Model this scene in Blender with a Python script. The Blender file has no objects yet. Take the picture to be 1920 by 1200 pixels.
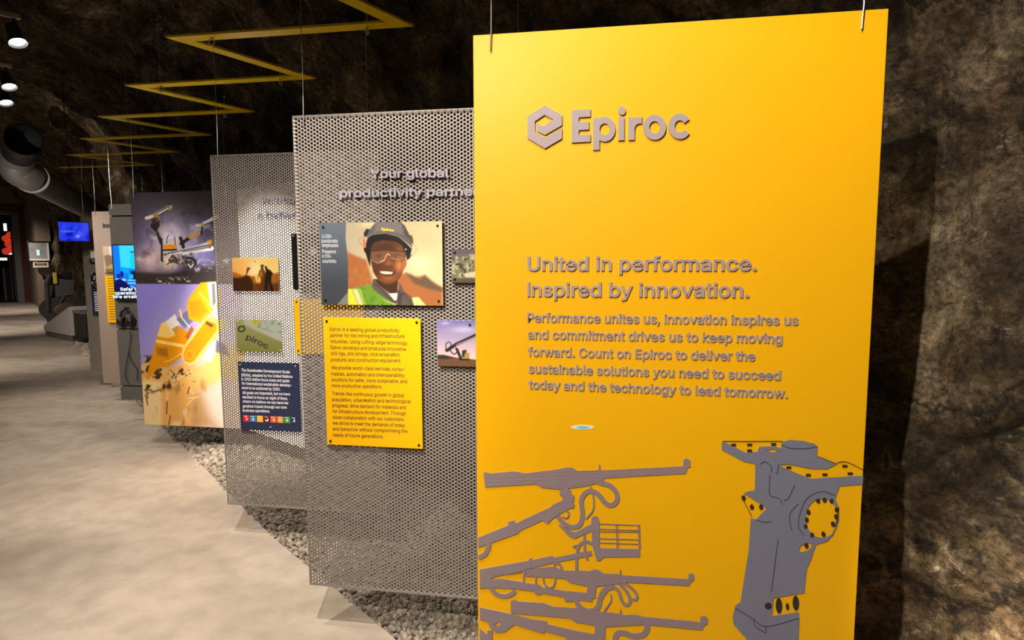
import bpy, bmesh, math, random, os
import numpy as np
from mathutils import Vector, Matrix, noise
from mathutils.geometry import tessellate_polygon

random.seed(7)
rng = np.random.default_rng(7)
SC = bpy.context.scene
COL = SC.collection

# ------------------------------------------------------------------ camera
FPX = 1121.33                       # focal length in pixels of a 1920 wide frame
YAW, PITCH, ROLL = -0.15990, 0.095938, 0.0028595
EYE = 1.63
def cam_axes():
    c, s = math.cos(YAW), math.sin(YAW)
    right = np.array([c, -s, 0.0]); fwd = np.array([s, c, 0.0]); up = np.array([0, 0, 1.0])
    c, s = math.cos(PITCH), math.sin(PITCH)
    f2 = c * fwd - s * up; u2 = s * fwd + c * up
    c, s = math.cos(ROLL), math.sin(ROLL)
    return c * right - s * u2, f2, s * right + c * u2
CR, CF, CU = cam_axes()
cam_data = bpy.data.cameras.new('camera')
cam = bpy.data.objects.new('camera', cam_data)
COL.objects.link(cam)
cam_data.sensor_width = 36.0
cam_data.lens = FPX / 1920.0 * 36.0
cam_data.clip_start = 0.02
cam_data.clip_end = 200
cam.matrix_world = Matrix(((CR[0], CU[0], -CF[0], 0), (CR[1], CU[1], -CF[1], 0),
                           (CR[2], CU[2], -CF[2], EYE), (0, 0, 0, 1)))
SC.camera = cam

# ------------------------------------------------------------------ world, exposure, lamps
SC.view_settings.view_transform = 'Standard'
SC.view_settings.look = 'None'
SC.view_settings.exposure = 0.0
SC.view_settings.gamma = 1.0
SC.view_settings.use_curve_mapping = False
world = bpy.data.worlds.new('cave_air')
SC.world = world
world.use_nodes = True
world.node_tree.nodes['Background'].inputs[0].default_value = (1.0, 0.83, 0.62, 1)
world.node_tree.nodes['Background'].inputs[1].default_value = 0.060

# corridor frame: T runs down the tunnel, N points to the rock wall on the right
TD = np.array([-0.777, 0.630]); ND = np.array([0.630, 0.777])
def ts(t, s, z=0.0):
    p = t * TD + s * ND
    return (float(p[0]), float(p[1]), float(z))
THETA = math.atan2(ND[1], ND[0])     # rotation whose local X is N and local Y is T

WARM = (1.0, 0.87, 0.74)
def spot(name, loc, target, watts, size_deg, blend=0.8, color=WARM, radius=0.02):
    d = bpy.data.lights.new(name, 'SPOT')
    d.energy = watts; d.color = color; d.spot_size = math.radians(size_deg); d.spot_blend = blend
    d.shadow_soft_size = radius
    o = bpy.data.objects.new(name, d)
    COL.objects.link(o)
    o.location = loc
    o.rotation_euler = (Vector(target) - Vector(loc)).to_track_quat('-Z', 'Y').to_euler()
    return o
LAMP_Z = 2.93
# every spot, two added fills among them
LAMPS_AND_FILLS = [                                                # position, aim point, power, cone, blend
    ((-0.31, 0.29, 3.60), (0.62, 1.62, 0.70), 115, 78, 0.7),      # yellow title panel and the rock beside it
    ((-1.00, -0.66, 3.05), (0.32, 1.60, 1.05), 330, 60, 0.6),
    ((-0.64, -0.15, 3.05), (1.90, 1.55, 0.05), 2600, 30, 1.0),    # added fill that brightens the rock at the right
    ((-1.20, 0.90, LAMP_Z), (-0.74, 2.33, 1.95), 215, 47, 0.9),  # first perforated panel
    (ts(1.43, 0.26, LAMP_Z), (-1.30, 2.25, 0.05), 250, 64, 0.9),  # its foot and the floor
    (ts(2.20, 0.26, LAMP_Z), (-1.75, 3.08, 1.45), 110, 64, 1.0),  # second perforated panel
    (ts(2.24, 0.26, LAMP_Z), (-2.30, 3.0, 0.05), 200, 62, 0.9),   # its foot and the floor
    (ts(4.00, -0.30, LAMP_Z), (-2.68, 4.36, 1.15), 950, 42, 0.6), # white panel
    (ts(3.75, -0.10, LAMP_Z), (-3.65, 4.57, 0.95), 130, 60, 1.0), # machine picture panel
    (ts(3.75, 0.22, LAMP_Z), (-4.10, 4.45, 0.05), 150, 60, 0.9),  # its foot and the floor
    (ts(4.60, -0.20, LAMP_Z), (-4.70, 5.40, 1.1), 60, 60, 1.0),
    (ts(5.60, -0.20, LAMP_Z), (-5.50, 6.15, 1.1), 130, 60, 1.0),
    (ts(6.80, -0.20, LAMP_Z), (-6.40, 6.87, 1.1), 90, 60, 1.0),
    (ts(10.5, -1.2, 2.3), (-9.2, 10.6, 3.15), 330, 60, 1.0),         # added fill that brightens the duct, no lamp seen there
]
for lp, aim, w, sz, bl in LAMPS_AND_FILLS:
    spot('spot_light', lp, aim, w, sz, bl)
HEADS = [(4.55, 0.26), (5.70, 0.26), (6.27, 0.26)]       # the three lamp heads in view, lighting the floor
HEAD_DIR = Vector((0.42, -0.10, -0.90)).normalized()
for ht, hs in HEADS:
    b0 = Vector(ts(ht, hs, LAMP_Z)); spot('spot_light', b0 + HEAD_DIR * 0.07, b0 + HEAD_DIR, 50, 95, 1.0)
# unseen washers added to brighten the floor and the far tunnel
for lt, ls, at, as_, w, sz in ((3.1, -0.1, 3.3, 0.5, 40, 100), (8.2, 0.1, 8.0, 0.9, 170, 95),
                           (12.0, -0.8, 13.5, 0.6, 420, 95), (18.5, -0.8, 20.5, 0.4, 620, 95), (26.0, 0.0, 28.0, 0.8, 480, 110)):
    spot('floor_fill', ts(lt, ls, 3.05 if lt < 10 else 3.6), ts(at, as_, 0), w, sz, 1.0, radius=0.1)

# ------------------------------------------------------------------ pixel <-> surface helpers
def ray(u, v):
    return CR * ((u - 960) / FPX) - CU * ((v - 600) / FPX) + CF
def proj_many(P):
    P = np.asarray(P, float) - np.array([0, 0, EYE])
    x = P @ CR; y = P @ CF; z = P @ CU
    return 960 + FPX * x / y, 600 - FPX * z / y
class Plane:
    """vertical plane through (x0,y0), running along direction (ux,uy); local a (along) and b (height from z0)"""
    def __init__(s, x0, y0, z0, ux=1.0, uy=0.0):
        n = math.hypot(ux, uy)
        s.o = np.array([x0, y0, z0], float); s.u = np.array([ux / n, uy / n, 0])
        s.nrm = np.array([s.u[1], -s.u[0], 0])          # towards the viewer
        s.E = np.array([0, 0, EYE])
    def at(s, u, v, off=0.0):
        r = ray(u, v); o = s.o + s.nrm * off
        t = ((o - s.E) @ s.nrm) / (r @ s.nrm)
        p = s.E + r * t - o
        return float(p @ s.u), float(p[2])
    def world(s, a, b, off=0.0):
        return s.o + s.u * a + s.nrm * off + np.array([0, 0, b])
class Crop:
    def __init__(s, scale, ox, oy): s.k, s.ox, s.oy = scale, ox, oy
    def __call__(s, *pts): return [(x / s.k + s.ox, y / s.k + s.oy) for x, y in pts]
A_ = Crop(3.159, 890, 820); B_ = Crop(5.0, 900, 960); C_ = Crop(3.0, 1320, 800); L_ = Crop(3.31, 960, 160)
D_ = Crop(6.0, 580, 400); E4 = Crop(4.616, 230, 340); E5 = Crop(4.8, 230, 580); S_ = Crop(13.333, 425, 470)
K_ = Crop(10.92, 205, 455); F_ = Crop(4.284, 580, 580); G_ = Crop(7.5, 430, 660); V_ = Crop(6.0, 150, 440)

# ------------------------------------------------------------------ mesh builder
class MB:
    def __init__(s): s.v = []; s.f = []
    def add(s, verts, faces):
        n = len(s.v); s.v.extend([tuple(map(float, p)) for p in verts]); s.f.extend([tuple(i + n for i in f) for f in faces]); return s
    def box(s, x0, x1, y0, y1, z0, z1):
        return s.add([(x0, y0, z0), (x1, y0, z0), (x1, y1, z0), (x0, y1, z0), (x0, y0, z1), (x1, y0, z1), (x1, y1, z1), (x0, y1, z1)],
                     [(0, 3, 2, 1), (4, 5, 6, 7), (0, 1, 5, 4), (1, 2, 6, 5), (2, 3, 7, 6), (3, 0, 4, 7)])
    def bevel_box(s, x0, x1, y0, y1, z0, z1, r):
        bm = bmesh.new(); bmesh.ops.create_cube(bm, size=1)
        for v in bm.verts:
            v.co = Vector(((x0 + x1) / 2 + v.co.x * (x1 - x0), (y0 + y1) / 2 + v.co.y * (y1 - y0), (z0 + z1) / 2 + v.co.z * (z1 - z0)))
        bmesh.ops.bevel(bm, geom=bm.edges[:], offset=r, segments=2, affect='EDGES', profile=0.5)
        bm.verts.index_update()
        s.add([v.co[:] for v in bm.verts], [[v.index for v in f.verts] for f in bm.faces]); bm.free(); return s
    def prism(s, loops, y0, y1):
        s.k = getattr(s, 'k', 0) + 1
        if y0 != y1: y0 -= s.k * 1.2e-5             # successive pieces of one relief never share a plane
        """loops: list of 2D loops (a,b), first outer then holes; front at y0 (towards the viewer), back at y1"""
        cl = []
        for lp in loops:
            q = []
            for p in lp:
                if not q or (abs(p[0] - q[-1][0]) + abs(p[1] - q[-1][1])) > 1e-6: q.append(p)
            cl.append(q)
        tris = tessellate_polygon([[Vector((p[0], p[1], 0)) for p in lp] for lp in cl])
        flat = [p for lp in cl for p in lp]; n = len(flat)
        V = [(p[0], y0, p[1]) for p in flat] + [(p[0], y1, p[1]) for p in flat]
        Fc = []
        for t in tris:
            a, b, c = [flat[i] for i in t]
            ccw = (b[0] - a[0]) * (c[1] - a[1]) - (b[1] - a[1]) * (c[0] - a[0]) > 0
            tt = tuple(t) if ccw else (t[0], t[2], t[1])
            Fc.append(tt)
            if y1 != y0: Fc.append((tt[0] + n, tt[2] + n, tt[1] + n))
        if y1 != y0:
            k = 0
            for li, lp in enumerate(cl):
                m = len(lp)
                area = sum(lp[i][0] * lp[(i + 1) % m][1] - lp[(i + 1) % m][0] * lp[i][1] for i in range(m))
                fw = (area > 0) == (li == 0)
                for i in range(m):
                    i0, i1 = k + i, k + (i + 1) % m
                    Fc.append((i0, i0 + n, i1 + n, i1) if fw else (i0, i1, i1 + n, i0 + n))
                k += m
        return s.add(V, Fc)
    def tube(s, pts, r, seg=8, caps=True):
        pts = [Vector(p) for p in pts]; n = len(pts)
        rr = r if hasattr(r, '__len__') else [r] * n
        V = []; Fc = []
        prev = None
        for i, p in enumerate(pts):
            d = (pts[min(i + 1, n - 1)] - pts[max(i - 1, 0)]).normalized()
            if prev is None:
                ref = Vector((0, 0, 1)) if abs(d.z) < 0.9 else Vector((1, 0, 0))
                x = d.cross(ref).normalized()
            else:
                x = (prev - d * prev.dot(d)).normalized()
            prev = x; y = d.cross(x)
            for k in range(seg):
                a = 2 * math.pi * k / seg
                V.append(p + (x * math.cos(a) + y * math.sin(a)) * rr[i])
        for i in range(n - 1):
            for k in range(seg):
                a, b = i * seg + k, i * seg + (k + 1) % seg
                Fc.append((a, b, b + seg, a + seg))
        if caps:
            Fc.append(tuple(reversed(range(seg)))); Fc.append(tuple(range((n - 1) * seg, n * seg)))
        return s.add(V, Fc)
    def torus(s, c, R, r, axis='y', seg=16, ss=6):
        pts = []
        for k in range(seg + 1):
            a = 2 * math.pi * k / seg
            o = (R * math.cos(a), 0, R * math.sin(a)) if axis == 'y' else ((0, R * math.cos(a), R * math.sin(a)) if axis == 'x' else (R * math.cos(a), R * math.sin(a), 0))
            pts.append((c[0] + o[0], c[1] + o[1], c[2] + o[2]))
        return s.tube(pts, r, ss, caps=False)
    def blob(s, c, rx, ry, rz, sub=2, rough=0.0, seed=0):
        bm = bmesh.new(); bmesh.ops.create_icosphere(bm, subdivisions=sub, radius=1)
        for v in bm.verts:
            k = 1 + rough * noise.noise(v.co * 1.7 + Vector((seed * 3.1, seed, -seed)))
            v.co = Vector((c[0] + v.co.x * rx * k, c[1] + v.co.y * ry * k, c[2] + v.co.z * rz * k))
        bm.verts.index_update()
        s.add([v.co[:] for v in bm.verts], [[v.index for v in f.verts] for f in bm.faces]); bm.free(); return s
    def build(s, name, m, parent=None, loc=None, smooth=False):
        me = bpy.data.meshes.new(name); me.from_pydata(s.v, [], s.f)
        if smooth: me.polygons.foreach_set('use_smooth', [True] * len(me.polygons))
        me.update()
        return link(name, me, m, parent, loc)
def link(name, me, m=None, parent=None, loc=None):
    o = bpy.data.objects.new(name, me); COL.objects.link(o)
    if m is not None:
        if len(me.materials) == 0: me.materials.append(m)
    if parent is not None: o.parent = parent
    if loc is not None: o.location = loc
    return o
def tag(o, label, cat, group=None, kind=None):
    o['label'] = label; o['category'] = cat
    if group: o['group'] = group
    if kind: o['kind'] = kind
    return o
def thing(name, loc, label, cat, rz=0.0, group=None):
    o = bpy.data.objects.new(name, None); COL.objects.link(o)
    o.empty_display_size = 0.1
    o.location = loc; o.rotation_euler = (0, 0, rz)
    return tag(o, label, cat, group)
def struct(o):
    o['kind'] = 'structure'; return o
def spline(pts, n=6):
    """Catmull-Rom through 2D or 3D points"""
    P = [np.array(p, float) for p in pts]; P = [2 * P[0] - P[1]] + P + [2 * P[-1] - P[-2]]
    out = []
    for i in range(1, len(P) - 2):
        for k in range(n):
            t = k / n
            out.append(0.5 * (2 * P[i] + (P[i + 1] - P[i - 1]) * t + (2 * P[i - 1] - 5 * P[i] + 4 * P[i + 1] - P[i + 2]) * t * t
                              + (3 * P[i] - P[i - 1] - 3 * P[i + 1] + P[i + 2]) * t ** 3))
    out.append(P[-2]); return out
def ribbon(pts, w):
    """closed outline of a stroke of width w along a 2D polyline"""
    P = np.array(pts, float); d = np.gradient(P, axis=0); d /= np.linalg.norm(d, axis=1)[:, None] + 1e-12
    nn = np.stack([-d[:, 1], d[:, 0]], 1) * (w / 2)
    return [tuple(p) for p in P + nn] + [tuple(p) for p in (P - nn)[::-1]]
def ell(cx, cy, rx, ry, n=28, a0=0, a1=360):
    return [(cx + rx * math.cos(math.radians(a0 + (a1 - a0) * k / (n if a1 - a0 == 360 else n - 1))),
             cy + ry * math.sin(math.radians(a0 + (a1 - a0) * k / (n if a1 - a0 == 360 else n - 1)))) for k in range(n)]

# ------------------------------------------------------------------ materials
def srgb(r, g, b):
    def f(c):
        c /= 255.0
        return c / 12.92 if c <= 0.04045 else ((c + 0.055) / 1.055) ** 2.4
    return (f(r), f(g), f(b))
def mat(name, col, rough=0.5, metal=0.0, var=0.08, scale=12.0, bump=0.0, coat=0.0, emit=0.0, spec=0.5):
    m = bpy.data.materials.new(name); m.use_nodes = True
    nt = m.node_tree; bs = nt.nodes['Principled BSDF']
    bs.inputs['Roughness'].default_value = rough; bs.inputs['Metallic'].default_value = metal
    bs.inputs['Coat Weight'].default_value = coat; bs.inputs['Coat Roughness'].default_value = 0.15
    bs.inputs['Specular IOR Level'].default_value = spec
    tc = nt.nodes.new('ShaderNodeTexCoord'); nz = nt.nodes.new('ShaderNodeTexNoise')
    nz.inputs['Scale'].default_value = scale; nz.inputs['Detail'].default_value = 5
    nt.links.new(tc.outputs['Object'], nz.inputs['Vector'])
    mx = nt.nodes.new('ShaderNodeMix'); mx.data_type = 'RGBA'
    mx.inputs['A'].default_value = (*[c * (1 - var) for c in col], 1); mx.inputs['B'].default_value = (*[min(1, c * (1 + var)) for c in col], 1)
    nt.links.new(nz.outputs['Fac'], mx.inputs['Factor'])
    nt.links.new(mx.outputs['Result'], bs.inputs['Base Color'])
    if emit:
        nt.links.new(mx.outputs['Result'], bs.inputs['Emission Color']); bs.inputs['Emission Strength'].default_value = emit
    if bump:
        bp = nt.nodes.new('ShaderNodeBump'); bp.inputs['Strength'].default_value = bump; bp.inputs['Distance'].default_value = 0.01
        nt.links.new(nz.outputs['Fac'], bp.inputs['Height']); nt.links.new(bp.outputs['Normal'], bs.inputs['Normal'])
    return m
def print_mat(name, rough=0.4, emit=0.0):
    m = bpy.data.materials.new(name); m.use_nodes = True
    nt = m.node_tree; bs = nt.nodes['Principled BSDF']
    at = nt.nodes.new('ShaderNodeAttribute'); at.attribute_name = 'ink'
    bs.inputs['Roughness'].default_value = rough
    if emit:
        bs.inputs['Base Color'].default_value = (0.01, 0.01, 0.01, 1)
        nt.links.new(at.outputs['Color'], bs.inputs['Emission Color']); bs.inputs['Emission Strength'].default_value = emit
    else:
        nt.links.new(at.outputs['Color'], bs.inputs['Base Color'])
    return m
M = dict(
    yellow=mat('yellow_board', (0.93, 0.490, 0.002), 0.45, var=0.015, scale=3, coat=0.0, spec=0.3),
    yellow_rail=mat('yellow_steel', (1.0, 0.70, 0.01), 0.3, var=0.08, scale=9),
    grey_letter=mat('grey_letter', srgb(166, 153, 157), 0.55, var=0.04, scale=30),
    pale_letter=mat('pale_letter', srgb(158, 155, 168), 0.5, var=0.03, scale=30),
    grey_art=mat('grey_print', srgb(146, 132, 140), 0.5, var=0.05, scale=25),
    grey_art2=mat('blue_grey_print', srgb(124, 128, 148), 0.5, var=0.04, scale=25),
    dark_line=mat('dark_line', srgb(45, 42, 45), 0.6),
    ochre_line=mat('ochre_line', srgb(165, 130, 95), 0.6),
    perf=mat('perforated_metal', srgb(148, 141, 135), 0.42, metal=0.25, var=0.06, scale=6),
    wire=mat('steel_wire', (0.62, 0.60, 0.56), 0.3, metal=0.7, var=0.1, scale=40),
    screw=mat('dark_screw', (0.02, 0.018, 0.018), 0.35, metal=0.6),
    bright_screw=mat('bright_screw', (0.8, 0.8, 0.8), 0.25, metal=0.5),
    navy=mat('navy_board', srgb(42, 50, 80), 0.5, var=0.05),
    white=mat('white_board', (0.86, 0.84, 0.82), 0.5, var=0.02),
    white_ink=mat('white_ink', (0.85, 0.85, 0.86), 0.5, var=0.02),
    pale_ink=mat('pale_ink', srgb(200, 205, 212), 0.5, var=0.02),
    brown_ink=mat('brown_ink', srgb(88, 60, 22), 0.6, var=0.05),
    dark_ink=mat('dark_ink', srgb(70, 70, 76), 0.6, var=0.05),
    grey_panel=mat('grey_panel', srgb(104, 102, 98), 0.6, var=0.10, scale=14),
    beige_panel=mat('beige_panel', srgb(158, 142, 130), 0.6, var=0.10, scale=5),
    olive_panel=mat('olive_panel', srgb(122, 116, 106), 0.6, var=0.08, scale=8),
    black=mat('black_plastic', (0.012, 0.012, 0.013), 0.35, var=0.2),
    rubber=mat('black_rubber', (0.018, 0.017, 0.017), 0.7, var=0.2),
    lamp_body=mat('lamp_black', (0.012, 0.012, 0.012), 0.4, var=0.2),
    lamp_arm=mat('lamp_arm', (0.34, 0.30, 0.20), 0.45, metal=0.3),
    lamp_glow=mat('lamp_glow', (1, 0.93, 0.84), 0.5, emit=9.0, var=0.0),
    dark_duct=mat('dark_duct', (0.02, 0.02, 0.022), 0.5, metal=0.2),
    duct=mat('galvanised_duct', (0.36, 0.36, 0.37), 0.45, metal=0.55, var=0.12, scale=4),
    red_frame=mat('red_paint', (0.13, 0.018, 0.012), 0.5, var=0.12, scale=6),
    steel_frame=mat('grey_steel', (0.22, 0.21, 0.20), 0.45, metal=0.3),
    concrete=mat('concrete_wall', (0.22, 0.17, 0.125), 0.85, var=0.25, scale=2.2, bump=0.2),
    dark_room=mat('dark_room', (0.02, 0.02, 0.024), 0.8, var=0.2),
    blue_floor=mat('blue_floor', (0.10, 0.10, 0.16), 0.5, var=0.15),
    machine=mat('machine_grey', (0.06, 0.066, 0.075), 0.55, metal=0.2, var=0.25, scale=5),
    machine_rust=mat('machine_rust', (0.075, 0.042, 0.028), 0.75, var=0.35, scale=6),
    plinth=mat('plinth_white', (0.62, 0.60, 0.62), 0.5, var=0.05),
    plinth_side=mat('plinth_side', (0.20, 0.17, 0.14), 0.6, var=0.1),
    dark_crate=mat('dark_crate', (0.035, 0.03, 0.025), 0.7, var=0.2),
    red_lamp=mat('red_lamp', (1.0, 0.05, 0.02), 0.4, emit=0.55, var=0.45, scale=14),
    pale_lamp=mat('pale_lamp', (0.9, 0.95, 1.0), 0.4, emit=1.0, var=0.1),
    ink=print_mat('printed_ink'), screen=print_mat('screen_glow', 0.2, emit=1.0),
)
def sdg(r, g, b): return mat('icon_ink', srgb(r, g, b), 0.5, var=0.02)

# ------------------------------------------------------------------ text
def find_font():
    try:
        p = os.path.join(bpy.utils.system_resource('DATAFILES'), 'fonts', 'Inter.woff2')
        return bpy.data.fonts.load(p) if os.path.exists(p) else None
    except Exception:
        return None
FONT = find_font()
_tc = {}
def text_loops(s, spacing=1.0):
    """outlines of a line of writing as (outer, [holes]) pairs, one em high"""
    cu = bpy.data.curves.new('text_tmp', 'FONT'); cu.body = s; cu.space_character = spacing
    if FONT: cu.font = FONT
    ob = bpy.data.objects.new('text_tmp', cu); COL.objects.link(ob)
    cv = ob.to_curve(bpy.context.evaluated_depsgraph_get())
    loops = []
    for sp in cv.splines:
        bp = sp.bezier_points; n = len(bp); pts = []
        for i in range(n):
            p, q = bp[i], bp[(i + 1) % n]
            P0, P1, P2, P3 = [np.array(x[:2]) for x in (p.co, p.handle_right, q.handle_left, q.co)]
            chord = np.hypot(*(P3 - P0))
            dev = np.hypot(*(P1 - P0 - (P3 - P0) / 3)) + np.hypot(*(P2 - P3 + (P3 - P0) / 3))
            m = 1 if dev < 0.004 else (4 if chord > 0.08 else 2)
            for k in range(m):
                t = k / m; u = 1 - t
                pts.append(u ** 3 * P0 + 3 * u * u * t * P1 + 3 * u * t * t * P2 + t ** 3 * P3)
        q = []
        for x in pts:
            if not q or np.hypot(*(x - q[-1])) > 1e-5: q.append(x)
        if len(q) > 2 and np.hypot(*(q[0] - q[-1])) < 1e-5: q.pop()
        if len(q) > 2: loops.append(np.array(q))
    ob.to_curve_clear(); bpy.data.objects.remove(ob); bpy.data.curves.remove(cu)
    area = [0.5 * float(np.sum(l[:, 0] * np.roll(l[:, 1], -1) - l[:, 1] * np.roll(l[:, 0], -1))) for l in loops]
    sg = 1 if area[int(np.argmax(np.abs(area)))] > 0 else -1
    def inside(pt, l):
        x, y = pt; x0, y0 = l[:, 0], l[:, 1]; x1, y1 = np.roll(x0, -1), np.roll(y0, -1)
        c = (y0 > y) != (y1 > y); xi = x0 + (y - y0) * (x1 - x0) / np.where(y1 == y0, 1e-9, y1 - y0)
        return bool(np.sum(c & (x < xi)) % 2)
    out = [[l, []] for l, ar in zip(loops, area) if ar * sg > 0]
    for l, ar in zip(loops, area):
        if ar * sg > 0: continue
        best = None
        for o in out:
            if inside(l[0], o[0]) and (best is None or np.ptp(o[0][:, 0]) < np.ptp(best[0][:, 0])): best = o
        if best: best[1].append(l)
    return out, sg
def embolden(l, d, sg):
    """push an outline outwards by d"""
    e0 = l - np.roll(l, 1, 0); e1 = np.roll(l, -1, 0) - l
    n0 = np.stack([e0[:, 1], -e0[:, 0]], 1) * sg; n1 = np.stack([e1[:, 1], -e1[:, 0]], 1) * sg
    n0 /= np.linalg.norm(n0, axis=1)[:, None] + 1e-12; n1 /= np.linalg.norm(n1, axis=1)[:, None] + 1e-12
    b = n0 + n1; b /= np.linalg.norm(b, axis=1)[:, None] + 1e-12
    return l + b * (d / np.clip(np.sum(b * n0, 1), 0.55, 1))[:, None]
def put_text(mb, plane, s, p0, p1, size, off, depth, bold=0.0, spacing=1.0):
    """one line of lettering whose baseline runs from pixel p0 to p1 on the plane; size = cap scale in metres"""
    a0, b0 = plane.at(*p0); a1, b1 = plane.at(*p1)
    plain_i = s[0] == 'I' and FONT is not None           # a plain upright I
    out, sg = text_loops(s[1:] if plain_i else s, spacing)
    G = [(embolden(o, bold, sg), [embolden(h, bold, sg) for h in hs]) for o, hs in out]
    if plain_i:
        x0 = min(o[:, 0].min() for o, _ in G); wi = 0.055 + 2 * bold
        G.append((np.array([(x0 - .06 - wi, -bold), (x0 - .06, -bold), (x0 - .06, 0.5087 + bold), (x0 - .06 - wi, 0.5087 + bold)]), []))
    xm = min(o[:, 0].min() for o, _ in G); w = max(o[:, 0].max() for o, _ in G) - xm
    L = math.hypot(a1 - a0, b1 - b0); kx = L / w; ky = size * (1.36 if FONT else 1.0)
    dx, dz = (a1 - a0) / L, (b1 - b0) / L
    def tr(l): return [(a0 + (x - xm) * kx * dx - y * ky * dz, b0 + (x - xm) * kx * dz + y * ky * dx) for x, y in l]
    for i, (o, hs) in enumerate(G):
        mb.k = i % 2 * 3                                  # crossing strokes of a letter never share a plane
        mb.prism([tr(o)] + [tr(h) for h in hs], -off - depth, -off)

# ------------------------------------------------------------------ printed pictures (ink stored per vertex of a fine grid)
def vnoise(u, v, sc, seed=0):
    x = u / sc + seed * 17.3; y = v / sc + seed * 9.1
    xi = np.floor(x).astype(np.int64); yi = np.floor(y).astype(np.int64); fx = x - xi; fy = y - yi
    fx = fx * fx * (3 - 2 * fx); fy = fy * fy * (3 - 2 * fy)
    def h(a, b):
        k = (a * 374761393 + b * 668265263 + seed * 144269) & 0x7fffffff
        k = ((k ^ (k >> 13)) * 1274126177) & 0x7fffffff
        return ((k ^ (k >> 16)) & 0xffff) / 65535.0
    return (h(xi, yi) * (1 - fx) + h(xi + 1, yi) * fx) * (1 - fy) + (h(xi, yi + 1) * (1 - fx) + h(xi + 1, yi + 1) * fx) * fy
def fbm(u, v, sc, seed=0, o=4):
    r = 0; a = 0.5; t = 0
    for k in range(o):
        r = r + a * vnoise(u, v, sc / 2 ** k, seed + k); t += a; a *= 0.55
    return r / t
class Picture:
    def __init__(s, plane, a0, a1, b0, b1, step, off):
        s.nx = max(2, int((a1 - a0) / step)); s.ny = max(2, int((b1 - b0) / step))
        ga, gb = np.meshgrid(np.linspace(a0, a1, s.nx + 1), np.linspace(b0, b1, s.ny + 1))
        s.a = ga.ravel(); s.b = gb.ravel(); s.off = off
        W = plane.o + np.outer(s.a, plane.u) + plane.nrm * off + np.outer(s.b, [0, 0, 1.0])
        s.u, s.v = proj_many(W)
        s.c = np.zeros((len(s.a), 3))
    def fill(s, col): s.c[:] = col; return s
    def mix(s, m, col, alpha=1.0):
        m = np.clip(m * alpha, 0, 1)[:, None]
        s.c = s.c * (1 - m) + np.array(col, float) * m; return s
    def grad(s, pts, col0, col1, p0, p1, soft=0.8):
        """gradient between two pixels inside a polygon (or everywhere)"""
        d = np.array(p1, float) - np.array(p0); t = np.clip(((s.u - p0[0]) * d[0] + (s.v - p0[1]) * d[1]) / (d @ d), 0, 1)[:, None]
        g = np.array(col0) * (1 - t) + np.array(col1) * t
        m = s.mask(pts, soft)[:, None] if pts is not None else 1.0
        s.c = s.c * (1 - m) + g * m; return s
    def mask(s, pts, soft=0.8):
        P = np.array(pts, float); ins = np.zeros(len(s.u), bool); dist = np.full(len(s.u), 1e9)
        x0, y0 = P.min(0) - soft * 2; x1, y1 = P.max(0) + soft * 2
        idx = np.where((s.u > x0) & (s.u < x1) & (s.v > y0) & (s.v < y1))[0]
        u, v = s.u[idx], s.v[idx]; I = np.zeros(len(idx), bool); Dm = np.full(len(idx), 1e9)
        for i in range(len(P)):
            ax, ay = P[i]; bx, by = P[(i + 1) % len(P)]
            if ay != by:
                c = ((ay > v) != (by > v)) & (u < (bx - ax) * (v - ay) / (by - ay) + ax); I ^= c
            L = (bx - ax) ** 2 + (by - ay) ** 2 + 1e-9
            t = np.clip(((u - ax) * (bx - ax) + (v - ay) * (by - ay)) / L, 0, 1)
            Dm = np.minimum(Dm, np.hypot(u - ax - t * (bx - ax), v - ay - t * (by - ay)))
        sd = np.where(I, Dm, -Dm); m = np.zeros(len(s.u)); m[idx] = np.clip(sd / soft * 0.5 + 0.5, 0, 1)
        return m
    def poly(s, pts, col, soft=0.8, alpha=1.0): return s.mix(s.mask(pts, soft), col, alpha)
    def stroke(s, pts, w, col, soft=0.7, alpha=1.0):
        P = np.array(pts, float); Dm = np.full(len(s.u), 1e9)
        for i in range(len(P) - 1):
            ax, ay = P[i]; bx, by = P[i + 1]; L = (bx - ax) ** 2 + (by - ay) ** 2 + 1e-9
            t = np.clip(((s.u - ax) * (bx - ax) + (s.v - ay) * (by - ay)) / L, 0, 1)
            Dm = np.minimum(Dm, np.hypot(s.u - ax - t * (bx - ax), s.v - ay - t * (by - ay)))
        return s.mix(np.clip((w / 2 - Dm) / soft * 0.5 + 0.5, 0, 1), col, alpha)
    def blob(s, c, rx, ry, col, alpha=1.0, p=1.0):
        d = ((s.u - c[0]) / rx) ** 2 + ((s.v - c[1]) / ry) ** 2
        return s.mix(np.exp(-d * 1.2) ** p, col, alpha)
    def disc(s, c, rx, ry, col, soft=0.8, alpha=1.0):
        d = np.sqrt(((s.u - c[0]) / rx) ** 2 + ((s.v - c[1]) / ry) ** 2)
        return s.mix(np.clip((1 - d) * min(rx, ry) / soft * 0.5 + 0.5, 0, 1), col, alpha)
    def mottle(s, pts, col, sc, thr, seed=0, alpha=1.0, soft=2.0, hard=0.08, sy=1.0):
        n = fbm(s.u, s.v * sy, sc, seed); m = np.clip((n - thr) / hard, 0, 1)
        return s.mix(m * (s.mask(pts, soft) if pts is not None else 1.0), col, alpha)
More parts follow.
